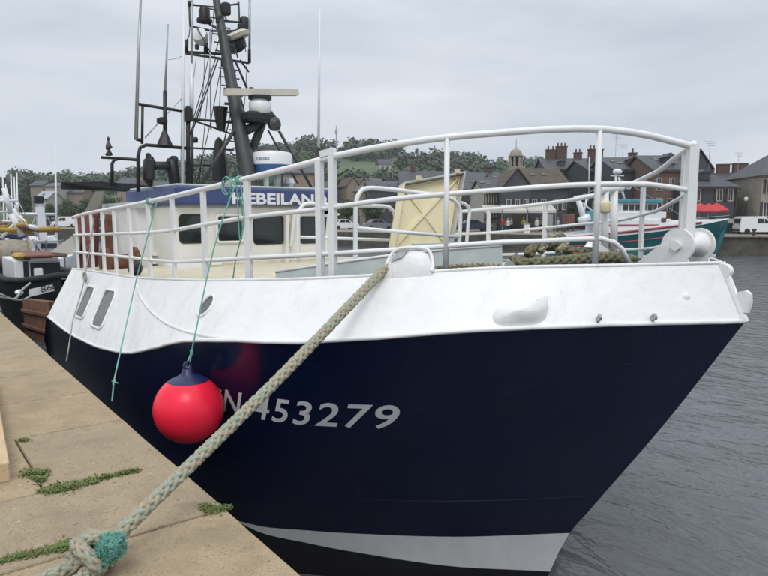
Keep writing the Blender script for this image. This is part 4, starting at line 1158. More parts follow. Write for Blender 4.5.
def house(label, px0, px1, h, depth, y_eave, y_ridge, roof='gable', wall='slatewall', roofm='slate', rot=0, rows=(), ncol=3, chim=(), dorm=(), name='house', door=True, ground=None):
    W = (px1 - px0) / 644 * h; p = far((px0 + px1) / 2, h, QZ)
    ze, zr_ = farz(y_eave, h) - QZ, farz(y_ridge, h) - QZ
    t = thing(name, label, 'house', p, rz=-YAW + R(rot), group='town houses on the far bank')
    hw = W / 2; D = depth; o_ = .25
    mb = MB(); mb.box((0, D / 2, ze / 2), (W, D, ze))
    if roof == 'gable':
        for x in (-hw + .01, hw - .16): mb.prism([(x, .01, ze), (x, D - .01, ze), (x, D / 2, zr_ - .06)], (.15, 0, 0))
    elif roof == 'front':
        for y in (.01, D - .16): mb.prism([(-hw + .01, y, ze), (hw - .01, y, ze), (0, y, zr_ - .06)], (0, .15, 0))
    mb.build('wall', wall, t)
    mb = MB(); th = .16
    if roof == 'gable':
        sl_h = (zr_ - ze) / (D / 2)
        mb.prism([(-hw - o_, -o_, ze - o_ * sl_h), (hw + o_, -o_, ze - o_ * sl_h), (hw + o_, D / 2, zr_), (-hw - o_, D / 2, zr_)], (0, 0, th))
        mb.prism([(-hw - o_, D / 2, zr_ + .002), (hw + o_, D / 2, zr_ + .002), (hw + o_, D + o_, ze - o_ * sl_h), (-hw - o_, D + o_, ze - o_ * sl_h)], (0, 0, th))
    elif roof == 'front':
        sl_h = (zr_ - ze) / hw
        mb.prism([(-hw - o_, -o_, ze - o_ * sl_h), (0, -o_, zr_), (0, D + o_, zr_), (-hw - o_, D + o_, ze - o_ * sl_h)], (0, 0, th))
        mb.prism([(0, -o_, zr_ + .002), (hw + o_, -o_, ze - o_ * sl_h), (hw + o_, D + o_, ze - o_ * sl_h), (0, D + o_, zr_ + .002)], (0, 0, th))
    elif roof == 'hip':
        r_ = max(.05, hw - D / 2) if hw > D / 2 else .05
        A = [(-hw - o_, -o_, ze), (hw + o_, -o_, ze), (hw + o_, D + o_, ze), (-hw - o_, D + o_, ze), (-r_, D / 2, zr_), (r_, D / 2, zr_)]
        mb.add(A, [(0, 1, 5, 4), (1, 2, 5), (2, 3, 4, 5), (3, 0, 4), (3, 2, 1, 0)])
    elif roof == 'flat':
        mb.box((0, D / 2, ze + .1), (W + .3, D + .3, .25))
    rf = mb.build('roof', roofm, t)
    for fx, fy, cw, ch, np_ in chim:
        zc = zr_ - .8
        ck = part('chimney', 'chimney', rf, None, box=[((fx * hw, fy * D, zc + (ch + .8) / 2), (cw, .8, ch + .8)), ((fx * hw, fy * D, zc + ch + .8), (cw + .16, .95, .18))])
        if np_:
            mb = MB()
            for k in range(np_): mb.lathe((fx * hw + (k - (np_ - 1) / 2) * cw / np_, fy * D, zc + ch + .88), [(.16, 0), (.12, .5), (.15, .55)], 8)
            mb.build('chimney_pots', 'brick', t, 40)
    for fx, fz, dw, dh in dorm:
        zz = ze + (zr_ - ze) * fz; yy = D / 2 * fz - .35
        dm_ = part('dormer', 'slatewall', t, None, box=[((fx * hw, yy + .9, zz + dh / 2), (dw, 1.8, dh))], prism=[([(fx * hw - dw * .65, yy - .12, zz + dh), (fx * hw + dw * .65, yy - .12, zz + dh), (fx * hw, yy - .12, zz + dh * 1.55)], (0, 2.2, 0))])
        part('pane', 'pane', dm_, None, box=[((fx * hw, yy - .02, zz + dh * .5), (dw * .6, .05, dh * .7))])
    if roof in ('gable', 'hip'):
        part('gutter', 'beam', t, None, rod=[((-hw - .2, -o_ - .08, ze - .22), (hw + .2, -o_ - .08, ze - .22), .07, .07, 5)])
        part('downpipe', 'render' if random.random() < .4 else 'beam', t, None, rod=[((hw * .93, -.09, .1), (hw * .93, -.09, ze - .25), .06, .06, 5)])
    if roof == 'gable':
        for k in range(random.choice([1, 2, 2, 3])):
            fx_, fq = random.uniform(-.8, .8), random.uniform(.35, .65); sl_h = (zr_ - ze) / (D / 2)
            part('skylight', 'pane', rf, None, prism=[([(fx_ * hw - .3, D / 2 * fq, ze + (zr_ - ze) * fq + th + .02), (fx_ * hw + .3, D / 2 * fq, ze + (zr_ - ze) * fq + th + .02), (fx_ * hw + .3, D / 2 * fq + .7, ze + (zr_ - ze) * fq + th + .02 + .7 * sl_h), (fx_ * hw - .3, D / 2 * fq + .7, ze + (zr_ - ze) * fq + th + .02 + .7 * sl_h)], (0, -.02, .05))])
    if door and not ground:
        part('door', random.choice(['beam', 'cardark', 'winframe']), t, None, box=[((random.uniform(-.6, .6) * hw, -.03, 1.05), (.95, .08, 2.1))])
    shut = random.choice([None, None, 'winframe', 'cardark', 'beam'])
    for zc, wh_ in rows:
        for k in range(ncol):
            x = -hw + W * (k + .5 + random.uniform(-.12, .12)) / ncol; ww = min(1.0, W / ncol * .5) * random.uniform(.75, 1)
            if random.random() < .12: continue
            w = MB()
            for sx in (-1, 1): w.box((x + sx * ww / 2, -.03, zc), (.10, .10, wh_ + .1))
            for sz_ in (-1, 1): w.box((x, -.03, zc + sz_ * wh_ / 2), (ww - .1, .10, .10))
            w.box((x, -.035, zc), (.06, .07, wh_ - .1))
            wo = w.build('window', 'winframe', t)
            part('pane', 'pane', wo, None, box=[((x, -.004, zc), (ww - .02, .03, wh_ - .02))])
            if shut: [part('shutter', shut, wo, None, box=[((x + sx * ww * .80, -.03, zc), (ww * .42, .06, wh_))]) for sx in (-1, 1)]
    if ground:
        part('shop_front', ground, t, None, box=[((0, -.06, 1.35), (W * .94, .12, .5))])
        for k in range(max(1, int(W / 2.4))):
            n_ = max(1, int(W / 2.4)); x = -hw + W * (k + .5) / n_
            part('shop_window', 'pane', t, None, box=[((x, -.03, .56), (W / n_ * .75, .06, 1.05))])
    return t
HW = ((5.6, 1.4), (3.2, 1.5))
house('slate hung house with a pointed gable, right below the cream lantern tower', 503, 530, 80, 11, 186, 169.5, 'front', 'slatewall', 'browntile', 0, ((3.3, 1.3),), 3)
house('long brown tiled house right of the pointed slate gable', 528, 570, 84, 10, 187, 167.5, 'gable', 'slatewall', 'browntile', 6, ((3.4, 1.3),), 4)
house('slate roofed block with three brick stacks behind the brown roof', 545, 594, 100, 12, 170, 157, 'gable', 'slatewall', 'slate', -4, ((6.0, 1.4), (3.4, 1.4)), 5, ((-.55, .5, 1.5, 1.5, 2), (-.1, .5, 1.7, 2.0, 3), (.6, .5, 1.2, 1.0, 2)), ((-.3, .25, .9, .8), (.35, .25, .9, .8)))
house('narrow slate house with a wide brick stack above the teal trawler mast', 588, 624, 90, 12, 172, 159, 'gable', 'slatewall', 'slate', 3, HW, 3, ((.0, .4, 2.0, 1.6, 4),))
house('tall slate house with a single dormer left of the orange brick house', 613, 654, 82, 12, 171, 155.5, 'gable', 'slatewall', 'slate', 0, HW, 4, ((.7, .5, .9, .7, 1),), ((.1, .3, 1.0, .9),))
house('orange brick waterfront house with a steep slate roof', 652, 686, 76, 11, 171, 153.5, 'gable', 'brick', 'slate', 0, HW, 3, (), ((.2, .3, 1.1, 1.0),), ground='redstripe')
house('dark slate house with its gable beside the stem post', 684, 709, 78, 12, 168, 151.5, 'front', 'slatewall', 'slate', 0, HW, 2, ())
house('low hipped slate house with small dormer behind the red parasols', 690, 735, 71, 9, 187, 167, 'hip', 'slatewall', 'slate', -4, ((4.2, 1.3),), 4, (), ((-.2, .35, 1.1, .8),), ground='awning')
house('slate roofed row with two big brick stacks near the right edge', 716, 760, 100, 12, 186, 172, 'gable', 'slatewall', 'slate', -10, ((3.4, 1.3),), 4, ((-.75, .5, .9, .5, 3), (-.2, .5, 1.9, 1.5, 0), (.55, .5, 2.2, 1.6, 0)), ((.2, .3, 1.2, 1.1),))
house('small cream shop house behind the lamp post', 729, 746, 86, 8, 194, 188, 'gable', 'render', 'slate', -6, ((3.0, 1.1),), 2, ground='beam')
house('brown brick house between the cream shop and the stone corner house', 745, 762, 82, 9, 186, 176, 'gable', 'brick', 'slate', -8, ((3.2, 1.3),), 2)
house('honey stone corner house with a pointed slate roof at the right edge', 761, 812, 68, 10, 176, 152, 'hip', 'stone', 'slate', -6, ((5.0, 1.4), (2.6, 1.5)), 4)
house('half timbered white house beside the slate gable', 484, 505, 84, 9, 192, 179, 'gable', 'render', 'slate', 4, ((2.9, 1.5),), 4)
house('plain slate roofed house behind the half timbered one', 464, 503, 108, 10, 184, 172, 'gable', 'slatewall', 'slate', 0, ((3.4, 1.2),), 4, ((.5, .5, .9, 1.0, 2),))
house('slate roofed house seen through the rail right of the hatch lid', 442, 486, 96, 10, 190, 176, 'gable', 'slatewall', 'slate', 5, ((3.0, 1.2),), 4)
house('long slate roofed house above the hatch lid', 400, 446, 128, 12, 187, 170.5, 'gable', 'render', 'slate', 0, ((3.5, 1.3),), 5, ((-.4, .5, .9, .9, 2),))
house('grey slate roofed house left of the hatch lid', 368, 404, 134, 10, 190, 181, 'gable', 'slatewall', 'slate', 5, ((3.5, 1.2),), 4)
house('tan rendered house with a pinkish gable below the meadow', 347, 360, 150, 8, 186, 178, 'front', 'tanrender', 'browntile', 20, ((3.2, 1.2),), 2)
house('second tan gable house just right of the first below the meadow', 358, 370, 156, 8, 186, 179, 'front', 'tanrender', 'browntile', 20, ((3.2, 1.2),), 2)
house('tan brick house with pale windows above the wheelhouse roof', 284, 316, 140, 10, 174, 166, 'gable', 'tanrender', 'slate', 0, ((7.2, 1.6), (4.0, 1.6)), 4)
house('grey roofed house between the dark trees at far left', 32, 44, 190, 8, 186, 181, 'gable', 'tanrender', 'slate', 0, ((6.0, 1.3),), 3)
house('pale house right beside the thin white mast', 47, 60, 180, 9, 187, 183, 'gable', 'render', 'slate2', 0, ((8.0, 1.4), (5.0, 1.4)), 3)
house('low house with a pale blue roof between the left trees', 36, 48, 160, 8, 199, 191.5, 'gable', 'render', 'steel', 0, ((2.8, 1.3),), 3)
house('long low pale house under the tip of the black boom', 60, 84, 185, 8, 193, 188, 'gable', 'tanrender', 'slate', 0, ((5, 1.3),), 5)
house('pale house behind the black gallows', 118, 140, 190, 9, 184, 178, 'gable', 'tanrender', 'slate', 0, ((7, 1.3),), 4)
house('pale roofed house right of the black gallows', 146, 166, 190, 9, 188, 181, 'gable', 'render', 'slate', 0, ((6, 1.3),), 4)
ph = far(407, 420); hz0 = hill_z(407, 420)
for (lab, px, h, w, m) in (('small white house high on the wooded hill', 407, 400, 9, 'render'), ('tiny pale house on the meadow edge', 385, 330, 6, 'render'), ('pale cottage below the skyline at left', 66, 300, 7, 'render')):
    b = far(px, h, hill_z(px, h) + .5)
    t = thing('house', lab, 'house', b, rz=-YAW + .3, group='houses on the hill')
    part('wall', m, t, None, box=[((0, 3, 2), (w, 6, 5.6))]); part('roof', 'slate', t, None, prism=[([(-w / 2 - .4, -.4, 4.8), (-w / 2 - .4, 6.4, 4.8), (-w / 2 - .4, 3, 7.6)], (w + .8, 0, 0))])
    part('window', 'pane', t, None, box=[((-w * .2, -.03, 3), (1, .1, 1.3))]); part('window', 'pane', t, None, box=[((w * .2, -.03, 3), (1, .1, 1.3))])
rr2 = random.Random(5); HX = []
for i in range(16):
    px = rr2.uniform(318, 560); h = rr2.uniform(135, 215); w = rr2.uniform(11, 20)
    ye = 217 - (rr2.uniform(5.0, 8.5) + max(0, h - 150) * .055) * 644 / h + 1.6 * 644 / h
    HX.append((px, h, w, ye))
zones = ((0, 345, 'behind the twin rail posts'), (345, 396, 'left of the hatch lid'), (396, 462, 'behind the hatch lid'), (462, 505, 'behind the half timbered house'), (505, 900, 'behind the lantern tower'))
ORD = ['leftmost', 'second from left', 'third from left', 'fourth from left', 'fifth from left', 'sixth from left', 'seventh from left', 'eighth from left']
HX.sort(); cnt = {}
for px, h, w, ye in HX:
    zn = [z for z in zones if z[0] <= px + w / 2 < z[1]][0][2]; k_ = cnt.get(zn, 0); cnt[zn] = k_ + 1
    house(ORD[k_] + ' of the small slate roofed hillside houses ' + zn, px, px + w, h, 9, ye, ye - rr2.uniform(5, 8), rr2.choice(['gable', 'gable', 'front']), rr2.choice(['slatewall', 'render', 'tanrender', 'slatewall']), rr2.choice(['slate', 'slate2']), rr2.uniform(-25, 25), ((3.6, 1.2),), 3, ((rr2.uniform(-.6, .6), .5, .8, .8, 2),))
# half timbering
hb = [o for o in bpy.data.objects if o.get('label') == 'half timbered white house beside the slate gable'][0]
Wb = (505 - 484) / 644 * 84; zeb = farz(192, 84) - QZ
for k in range(9): part('timber', 'beam', hb, None, box=[((-Wb / 2 + Wb * k / 8, -.06, zeb / 2 + .4), (.14, .1, zeb - 1.2))])
for z in (1.6, zeb - .15): part('timber', 'beam', hb, None, box=[((0, -.075, z), (Wb, .1, .16))])
# lantern tower
tp_ = far(514.5, 96, QZ); TW = 12 / 644 * 96
tw = thing('church_tower', 'cream stone lantern tower with a domed cap over the roofs', 'tower', tp_, rz=-YAW)
zt0, zt1, zt2, zt3 = farz(172, 96) - QZ, farz(168, 96) - QZ, farz(158.5, 96) - QZ, farz(151, 96) - QZ
part('shaft', 'stone', tw, 30, box=[((0, 0, zt0 / 2), (TW * 1.2, TW * 1.2, zt0)), ((0, 0, (zt0 + zt1) / 2 + .02), (TW * 1.3, TW * 1.3, zt1 - zt0))])
for k in range(8):
    a = R(22.5 + 45 * k)
    part('pier', 'stone', tw, None, box=[((TW * .47 * math.cos(a), TW * .47 * math.sin(a), (zt1 + zt2) / 2), (.3, .3, zt2 - zt1), a)])
part('lantern_core', 'pane', tw, 30, lathe=[((0, 0, zt1), [(TW * .36, .03), (TW * .36, zt2 - zt1 - .03)], 8)])
part('cornice', 'stone', tw, 30, lathe=[((0, 0, zt2), [(TW * .55, 0), (TW * .62, .12), (TW * .62, .3), (TW * .5, .32)], 8)])
part('dome', 'stone', tw, 40, lathe=[((0, 0, zt2 + .32), [(TW * .52, 0), (TW * .48, (zt3 - zt2) * .35), (TW * .33, (zt3 - zt2) * .65), (TW * .12, (zt3 - zt2) * .85), (.06, zt3 - zt2), (.04, zt3 - zt2 + 1.2), (0, zt3 - zt2 + 1.25)], 12)])
# aerials on roofs
def roof_aerial(label, px, h, y0, y1):
    a = far(px, h, farz(y0, h)); b = far(px, h, farz(y1, h))
    mb = MB(); mb.rod(a - Vector((0, 0, 1.5)), b, .035, .025, 5)
    for k in range(3): mb.rod(b + RT * -.7 - Vector((0, 0, .25 * k)) + RT * .2 * k, b + RT * .6 - Vector((0, 0, .25 * k)), .02, .02, 4)
    tag(mb.build('roof_aerial', 'steel', None), label, 'aerial', 'television aerials on roofs')
roof_aerial('thin television aerial above the slate gable right of the stem post', 706, 78, 160, 143)
roof_aerial('television aerial over the right hand stacks', 735, 100, 166, 154); roof_aerial('tall television aerial over the wide brick stack', 613, 90, 160, 136); roof_aerial('short television aerial right of the tall one', 620, 90, 160, 146)
hm = far(337, 470, hill_z(337, 470)); tag(MB().rod(hm, hm + Vector((0, 0, 20)), .5, .25, 6).rod(hm + Vector((0, 0, 14)), hm + Vector((0, 0, 17)), .9, .9, 6).build('radio_mast', 'steel', None, 30), 'thin radio mast on the hill skyline', 'mast')

# ---- vehicles
def wheel(t, x, y, r=.31):
    tb_ = part('wheel', 'rubber', t, 40, lathe=[((x, y - .1, r), [(r * .55, 0), (r * .9, 0), (r, .04), (r, .16), (r * .9, .2), (r * .55, .2)], 16, (0, 1, 0))])
    part('rim', 'hub', tb_, 40, lathe=[((x, y - .09, r), [(0, .0), (r * .5, .02), (r * .58, .0), (r * .58, .18), (0, .18)], 12, (0, 1, 0))])
def vehicle(label, px, h, kind='van', paint='carwhite', rot=0, name='parked_car', group=None, z0=QZ):
    t = thing(name, label, 'van' if kind == 'van' else 'car', far(px, h, z0), rz=-YAW + R(rot), group=group)
    if kind == 'van':
        prof_ = [(-2.05, .30), (-2.1, .75), (-2.05, 1.0), (-1.93, 1.72), (-1.75, 1.84), (.25, 1.86), (.55, 1.78), (1.15, 1.14), (1.85, .98), (2.05, .82), (2.08, .35), (1.9, .26), (-1.95, .24)]
        wins = [[(-.30, 1.12), (-.30, 1.62), (.30, 1.62), (.30, 1.12)], [(.38, 1.12), (.38, 1.60), (.55, 1.58), (.98, 1.13)]]
    else:
        prof_ = [(-2.0, .35), (-2.05, .72), (-1.85, .95), (-1.35, 1.02), (-1.0, 1.38), (-.6, 1.47), (.2, 1.46), (.95, 1.02), (1.75, .88), (2.0, .70), (2.02, .36), (1.8, .25), (-1.85, .25)]
        wins = [[(-1.18, 1.03), (-.92, 1.34), (-.25, 1.39), (-.25, 1.03)], [(-.18, 1.03), (-.18, 1.39), (.16, 1.38), (.72, 1.03)]]
    hw = .84
    part('body', paint, t, 25, prism=[([(x, -hw, z) for x, z in prof_], (0, 2 * hw, 0))])
    for w in wins:
        for y, d in ((-hw - .008, .006), (hw + .002, .006)): part('side_window', 'carglass', t, None, prism=[([(x, y, z) for x, z in w], (0, d, 0))])
    if kind == 'van':
        part('windscreen', 'carglass', t, None, prism=[([(.60, -.72, 1.74), (.60, .72, 1.74), (1.12, .76, 1.18), (1.12, -.76, 1.18)], (.008, 0, .008))])
        part('rear_window', 'carglass', t, None, prism=[([(-1.975, -.7, 1.60), (-1.975, .7, 1.60), (-2.05, .7, 1.10), (-2.05, -.7, 1.10)], (-.008, 0, .0))])
    else:
        part('windscreen', 'carglass', t, None, prism=[([(.28, -.66, 1.42), (.28, .66, 1.42), (.9, .72, 1.06), (.9, -.72, 1.06)], (.008, 0, .008))])
        part('rear_window', 'carglass', t, None, prism=[([(-1.05, -.66, 1.36), (-1.05, .66, 1.36), (-1.33, .72, 1.05), (-1.33, -.72, 1.05)], (-.008, 0, .006))])
    for x in (-1.3, 1.3):
        for y in (-.76, .76): wheel(t, x, y)
    for y in (-.62, .62):
        part('headlight', 'headlamp', t, None, box=[((1.97, y, .74), (.16, .3, .14))]); part('tail_light', 'tail', t, None, box=[((-2.05, y * 1.15, .85), (.07, .12, .34))])
    part('bumper', 'rubber', t, None, box=[((2.05, 0, .42), (.1, 1.6, .16))]); part('bumper', 'rubber', t, None, box=[((-2.07, 0, .42), (.1, 1.6, .16))])
    return t
vehicle('white panel van parked on the far quay at the right edge', 757, 68, 'van', 'carwhite', -4, 'parked_van')
vehicle('dark grey car half hidden behind the teal bow', 727, 76, 'car', 'cargrey', 5)
vehicle('pale car parked below the red parasols', 712, 72, 'car', 'carwhite', 12)
vehicle('dark car parked behind the white van', 764, 78, 'car', 'cardark', 10)
for i, (px, h, k, p_, lab) in enumerate(((64, 112, 'van', 'carwhite', 'white van parked on the left bank just left of the rail end'), (76, 116, 'car', 'cargrey', 'grey car on the left bank beside the white van'), (86, 112, 'van', 'carwhite', 'white van on the left bank seen between the red posts'), (96, 118, 'car', 'carwhite', 'white car on the left bank behind the rail posts'), (106, 114, 'car', 'cardark', 'dark car on the left bank right of the red posts'), (52, 118, 'car', 'cardark', 'dark car on the left bank behind the white boat mast'))):
    vehicle(lab, px, h, k, p_, random.choice([20, 200, 25]), 'parked_van' if k == 'van' else 'parked_car', 'vehicles parked on the left bank')
vehicle('white car on the mid quay seen left of the hatch hoops', 344, 92, 'car', 'carwhite', 30)
vehicle('grey car on the mid quay seen through the hatch hoops', 378, 90, 'car', 'cargrey', 20)
vehicle('dark car on the mid quay left of the half timbered house', 474, 80, 'car', 'cardark', 10)
# ---- street furniture
lp = far(745, 70, QZ)
t = thing('street_lamp', 'dark street lamp with a white globe behind the van', 'street lamp', lp)
part('post', 'black', t, 40, tube=[([lp, lp + Vector((0, 0, .6)), lp + Vector((0, 0, farz(202, 70) - QZ))], [.11, .06, .045], 8)])
part('globe', 'lampglass', t, 180, lathe=[(lp + Vector((0, 0, farz(201.5, 70) - QZ)), [(.06, 0), (.2, .1), (.24, .25), (.18, .42), (.0, .48)], 14)])
for i, (px, h) in enumerate(((755, 60.5), (700, 61), (810, 60))):
    p = far(px, h, QZ)
    tag(MB().lathe(p, [(.17, 0), (.15, .1), (.13, .45), (.2, .55), (.2, .66), (.05, .72), (0, .72)], 12).build('bollard', 'bollard', None, 40), ['short rust brown mooring bollard in front of the white van', 'mooring bollard hidden close to the teal bow', 'mooring bollard beyond the right edge'][i], 'bollard', 'bollards on the far quay')
for i, (px, h, y) in enumerate(((699, 67, 203), (708, 66, 203.5), (716, 68, 203))):
    p = far(px, h, QZ); H = farz(y, h) - QZ
    t = thing('parasol', ['leftmost of the red parasols beside the stem post', 'middle one of the three red parasols', 'rightmost of the three red parasols'][i], 'parasol', p, group='red parasols on the far quay')
    part('pole', 'steel', t, 40, rod=[(p, p + Vector((0, 0, H)), .04, .03)]); part('canopy', 'redcanvas', t, 20, lathe=[(p + Vector((0, 0, H - .75)), [(1.25, -.15), (1.25, 0), (.7, .4), (0, .75)], 8)])
for i, (px0, px1, h, lab) in enumerate(((503, 527, 76, 'off white awning left half, over the people'), (528, 556, 78, 'off white awning right half, over the people'), (484, 502, 80, 'off white awning under the half timbered house'))):
    a, b = far(px0, h, farz(211, h)), far(px1, h, farz(211, h)); up_ = Vector((0, 0, .7)); bk_ = FH * 2.2
    t = thing('awning', lab, 'awning', far((px0 + px1) / 2, h, QZ), group='cafe awnings on the far quay')
    part('canvas', 'awning', t, None, prism=[([a, b, b + bk_ + up_, a + bk_ + up_], (0, 0, .06)), ([a - Vector((0, 0, .25)), b - Vector((0, 0, .25)), b, a], FH * .04)])
    for q in (a, b):
        part('post', 'steel', t, None, rod=[(Vector((q.x, q.y, QZ)) + FH * .2, q + FH * .2, .04)])
# people: one continuous small figure each, legs / top / skin / hair as material regions
CL = {}
for k, c in dict(top_white=(.55, .55, .53), top_blue=(.05, .09, .22), top_red=(.35, .05, .05), top_yellow=(.45, .42, .06), top_black=(.02, .02, .025), top_grey=(.20, .20, .21), leg_blue=(.03, .05, .11), leg_dark=(.025, .025, .03), leg_beige=(.30, .25, .18), skin=(.42, .25, .17), hair=(.05, .035, .025), hair_grey=(.3, .29, .28)).items():
    M[k] = mat('cloth ' + k, c, .85, var=.2, vscale=6)
def person(label, px, h, topm, legm, hair='hair', rot=0, H=1.7, stride=.12):
    p = far(px, h, QZ); t = MB(); k = H / 1.7; a = R(rot)
    f = lambda x, y, z: p + Vector(((x * math.cos(a) - y * math.sin(a)) * k, (x * math.sin(a) + y * math.cos(a)) * k, z * k))
    t.k = 0
    for sx in (-1, 1): t.tube([f(sx * .10, stride * sx + .10, .03), f(sx * .10, stride * sx, .06), f(sx * .10, stride * sx * .6, .47), f(sx * .09, 0, .86)], [.045 * k, .055 * k, .06 * k, .09 * k], 8)
    t.k = 1
    t.tube([f(0, 0, .82), f(0, 0, .95), f(0, .0, 1.15), f(0, 0, 1.34), f(0, 0, 1.42)], [.15 * k, .155 * k, .165 * k, .175 * k, .08 * k], 10, flat=.68)
    for sx in (-1, 1): t.tube([f(sx * .17, 0, 1.37), f(sx * .22, -.02, 1.12), f(sx * .22, .05, .92)], [.06 * k, .048 * k, .038 * k], 7)
    t.k = 2
    for sx in (-1, 1): t.tube([f(sx * .22, .05, .93), f(sx * .22, .08, .80)], [.035 * k, .03 * k], 6)
    t.tube([f(0, 0, 1.38), f(0, 0, 1.5)], [.055 * k, .05 * k], 8)
    t.lathe(f(0, .01, 1.58), [(0, -.12 * k), (.06 * k, -.10 * k), (.078 * k, 0), (.07 * k, .07 * k), (0, .12 * k)], 10)
    t.k = 3
    t.lathe(f(0, -.015, 1.62), [(.082 * k, -.04 * k), (.085 * k, .02 * k), (.06 * k, .075 * k), (0, .095 * k)], 10)
    tag(t.build('person', [legm, topm, 'skin', hair], None, 50), label, 'person', 'people strolling on the far quay')
PP = [(508, 73, 'top_white', 'leg_dark', 'person in a white top and dark trousers, leftmost under the awning'), (513, 72, 'top_white', 'leg_blue', 'person in white top and blue trousers, second from the left'), (517, 74, 'top_blue', 'leg_dark', 'person in blue jacket under the awning'),
      (521.5, 71, 'top_yellow', 'leg_dark', 'person in a yellow green vest'), (530, 74, 'top_red', 'leg_blue', 'person in a red top behind the white box'), (535, 72, 'top_white', 'leg_beige', 'person in white top and beige trousers'), (540, 73, 'top_white', 'leg_dark', 'person in a white top right of the beige trousers'),
      (544, 75, 'top_black', 'leg_dark', 'person all in black between two in white'), (547, 72, 'top_grey', 'leg_blue', 'person in a grey top before the port rail post'), (557, 73, 'top_white', 'leg_blue', 'person in white just right of the port rail post'), (562, 74, 'top_red', 'leg_dark', 'person in red and dark trousers right of the rail post'), (567, 76, 'top_black', 'leg_beige', 'person in black top and beige trousers near the teal boat'), (497, 76, 'top_grey', 'leg_dark', 'person in grey left of the awning'), (504, 78, 'top_red', 'leg_blue', 'person in red at the awning corner')]
for i, (px, h, tm, lm, lab) in enumerate(PP): person(lab, px + random.uniform(-2.2, 2.2), h + random.uniform(-5, 9), tm, lm, 'hair' if i % 3 else 'hair_grey', random.uniform(0, 360), random.uniform(1.6, 1.8))
p = far(527, 70.5, QZ)
t = thing('kiosk_box', 'waist high white box standing among the people', 'box', p, rz=-YAW)
part('cabinet', 'boatwhite', t, None, box=[((0, 0, .5), (.62, .5, 1.0), 0, 0, 0, .02)]); part('lid', 'render', t, None, box=[((0, 0, 1.03), (.7, .58, .06))])

# ---- teal trawler across the basin
HB = 55.5
st_px = [556, 575, 600, 625, 650, 672, 690, 704, 715, 723, 729]
teal_y = [241, 239, 236.6, 234, 231, 228, 225, 222.7, 221, 219.8, 219]
bul_y = [236, 234, 231, 228, 225, 222.7, 221, 220, 219.6, 219, 218.5]
hb_ = [2.2, 2.5, 2.6, 2.65, 2.6, 2.45, 2.1, 1.6, 1.0, .5, .04]
wb_ = [1.9, 2.2, 2.35, 2.4, 2.3, 2.0, 1.5, .9, .4, .04, .03]
low_px = [556, 575, 600, 625, 649, 670, 686, 698, 707, 714, 717]
tt = thing('fishing_trawler', 'teal hulled trawler with white deckhouse moored across the basin', 'trawler', far(650, HB, WATER))
def tb(px, py, off): 
    q = far(px, HB + 2.6, 0) - FH * off
    q.z = farz(py, HB) if py is not None else WATER - .3
    return q
mb = MB()
for sgn in (1, -1):
    top_r = [tb(a, y, sgn * w) for a, y, w in zip(st_px, teal_y, hb_)]
    lo_r = [tb(a, None, sgn * w) for a, w in zip(low_px, wb_)]
    mb.grid([[t_.lerp(l_, k / 5) + FH * (sgn * .25 * math.sin(math.pi * k / 5)) for t_, l_ in zip(top_r, lo_r)] for k in range(6)])
mb.grid([[tb(556, 241, 2.2), tb(556, 241, -2.2)], [tb(556, None, 1.9), tb(556, None, -1.9)]])
mb.build('hull', 'teal', tt, 40)
mb = MB()
for sgn in (1, -1):
    mb.grid([[tb(a, y1, sgn * (w + .02)) for a, y1, w in zip(st_px, teal_y, hb_)], [tb(a, y0, sgn * (w - .04)) for a, y0, w in zip(st_px, bul_y, hb_)]])
mb.grid([[tb(a, (y0 + y1) / 2, w) for a, y0, y1, w in zip(st_px, bul_y, teal_y, hb_)], [tb(a, (y0 + y1) / 2, -w) for a, y0, y1, w in zip(st_px, bul_y, teal_y, hb_)]])
mb.build('bulwark', 'boatwhite', tt, 40)
part('rubbing_strake', 'redstripe', tt, 180, tube=[([tb(a, y0 * .55 + y1 * .45, w + .06) for a, y0, y1, w in list(zip(st_px, bul_y, teal_y, hb_))[:7]], .10, 6)])
part('rubbing_strake', 'redstripe', tt, 180, tube=[([tb(a, y1 + 6.5, w + .17) for a, y1, w in list(zip(st_px, teal_y, hb_))[:6]], .07, 6)])
mb = MB()
for sgn in (1, -1): mb.grid([[tb(a, 256.0 - .3, sgn * (w + .13)) for a, w in zip(low_px, wb_)], [tb(a, 258.5, sgn * (w + .1)) for a, w in zip(low_px, wb_)]])
mb.build('boot_top', 'boatwhite', tt, 40)
def tbox(name, m, px0, px1, y0, y1, o0, o1, parent=tt, bev=.05):
    a, b = tb(px0, y1, o0), tb(px1, y0, o1)
    c = (a + b) / 2; d = b - a
    return part(name, m, parent, 30, box=[(c, (abs(d.dot(RT)), abs(d.dot(FH)), abs(d.z)), -YAW, 0, 0, bev)])
dh = tbox('deckhouse', 'boatwhite', 592, 662, 219, 236, 1.9, -1.9)
tbox('coach_roof', 'boatwhite', 604, 658, 212, 219.5, 1.7, -1.7, dh)
wv = tbox('wheelhouse', 'boatwhite', 614, 650, 202.5, 212.5, 1.6, -1.6)
tbox('roof', 'tealroof', 612, 654, 199, 202.8, 1.8, -1.8, wv)
for a, b in ((616, 620.5), (622, 626.5), (628, 632.5), (634, 638.5), (640, 644.2), (645.4, 648.6)):
    tbox('window', 'glass', a, b, 204.2, 210, 1.68, 1.55, wv, .0)
tbox('red_line', 'redstripe', 588, 650, 224.6, 225.8, 1.98, 1.85, dh, 0); tbox('life_ring', 'redpaint', 652, 657, 218, 222, 2.05, 1.85, dh, .1)
def trod(name, m, a, b, r, o0=0, o1=0, r2=None): return part(name, m, tt, 180, rod=[(tb(*a, o0), tb(*b, o1), r, r2 or r, 8)])
trod('mast', 'boatwhite', (616, 200), (613.5, 168), .14, r2=.08); trod('mast', 'boatwhite', (624, 200), (617, 176), .10); trod('spreader', 'boatwhite', (609, 174.5), (622, 174.5), .06); trod('spreader', 'boatwhite', (608, 184), (625, 184), .08)
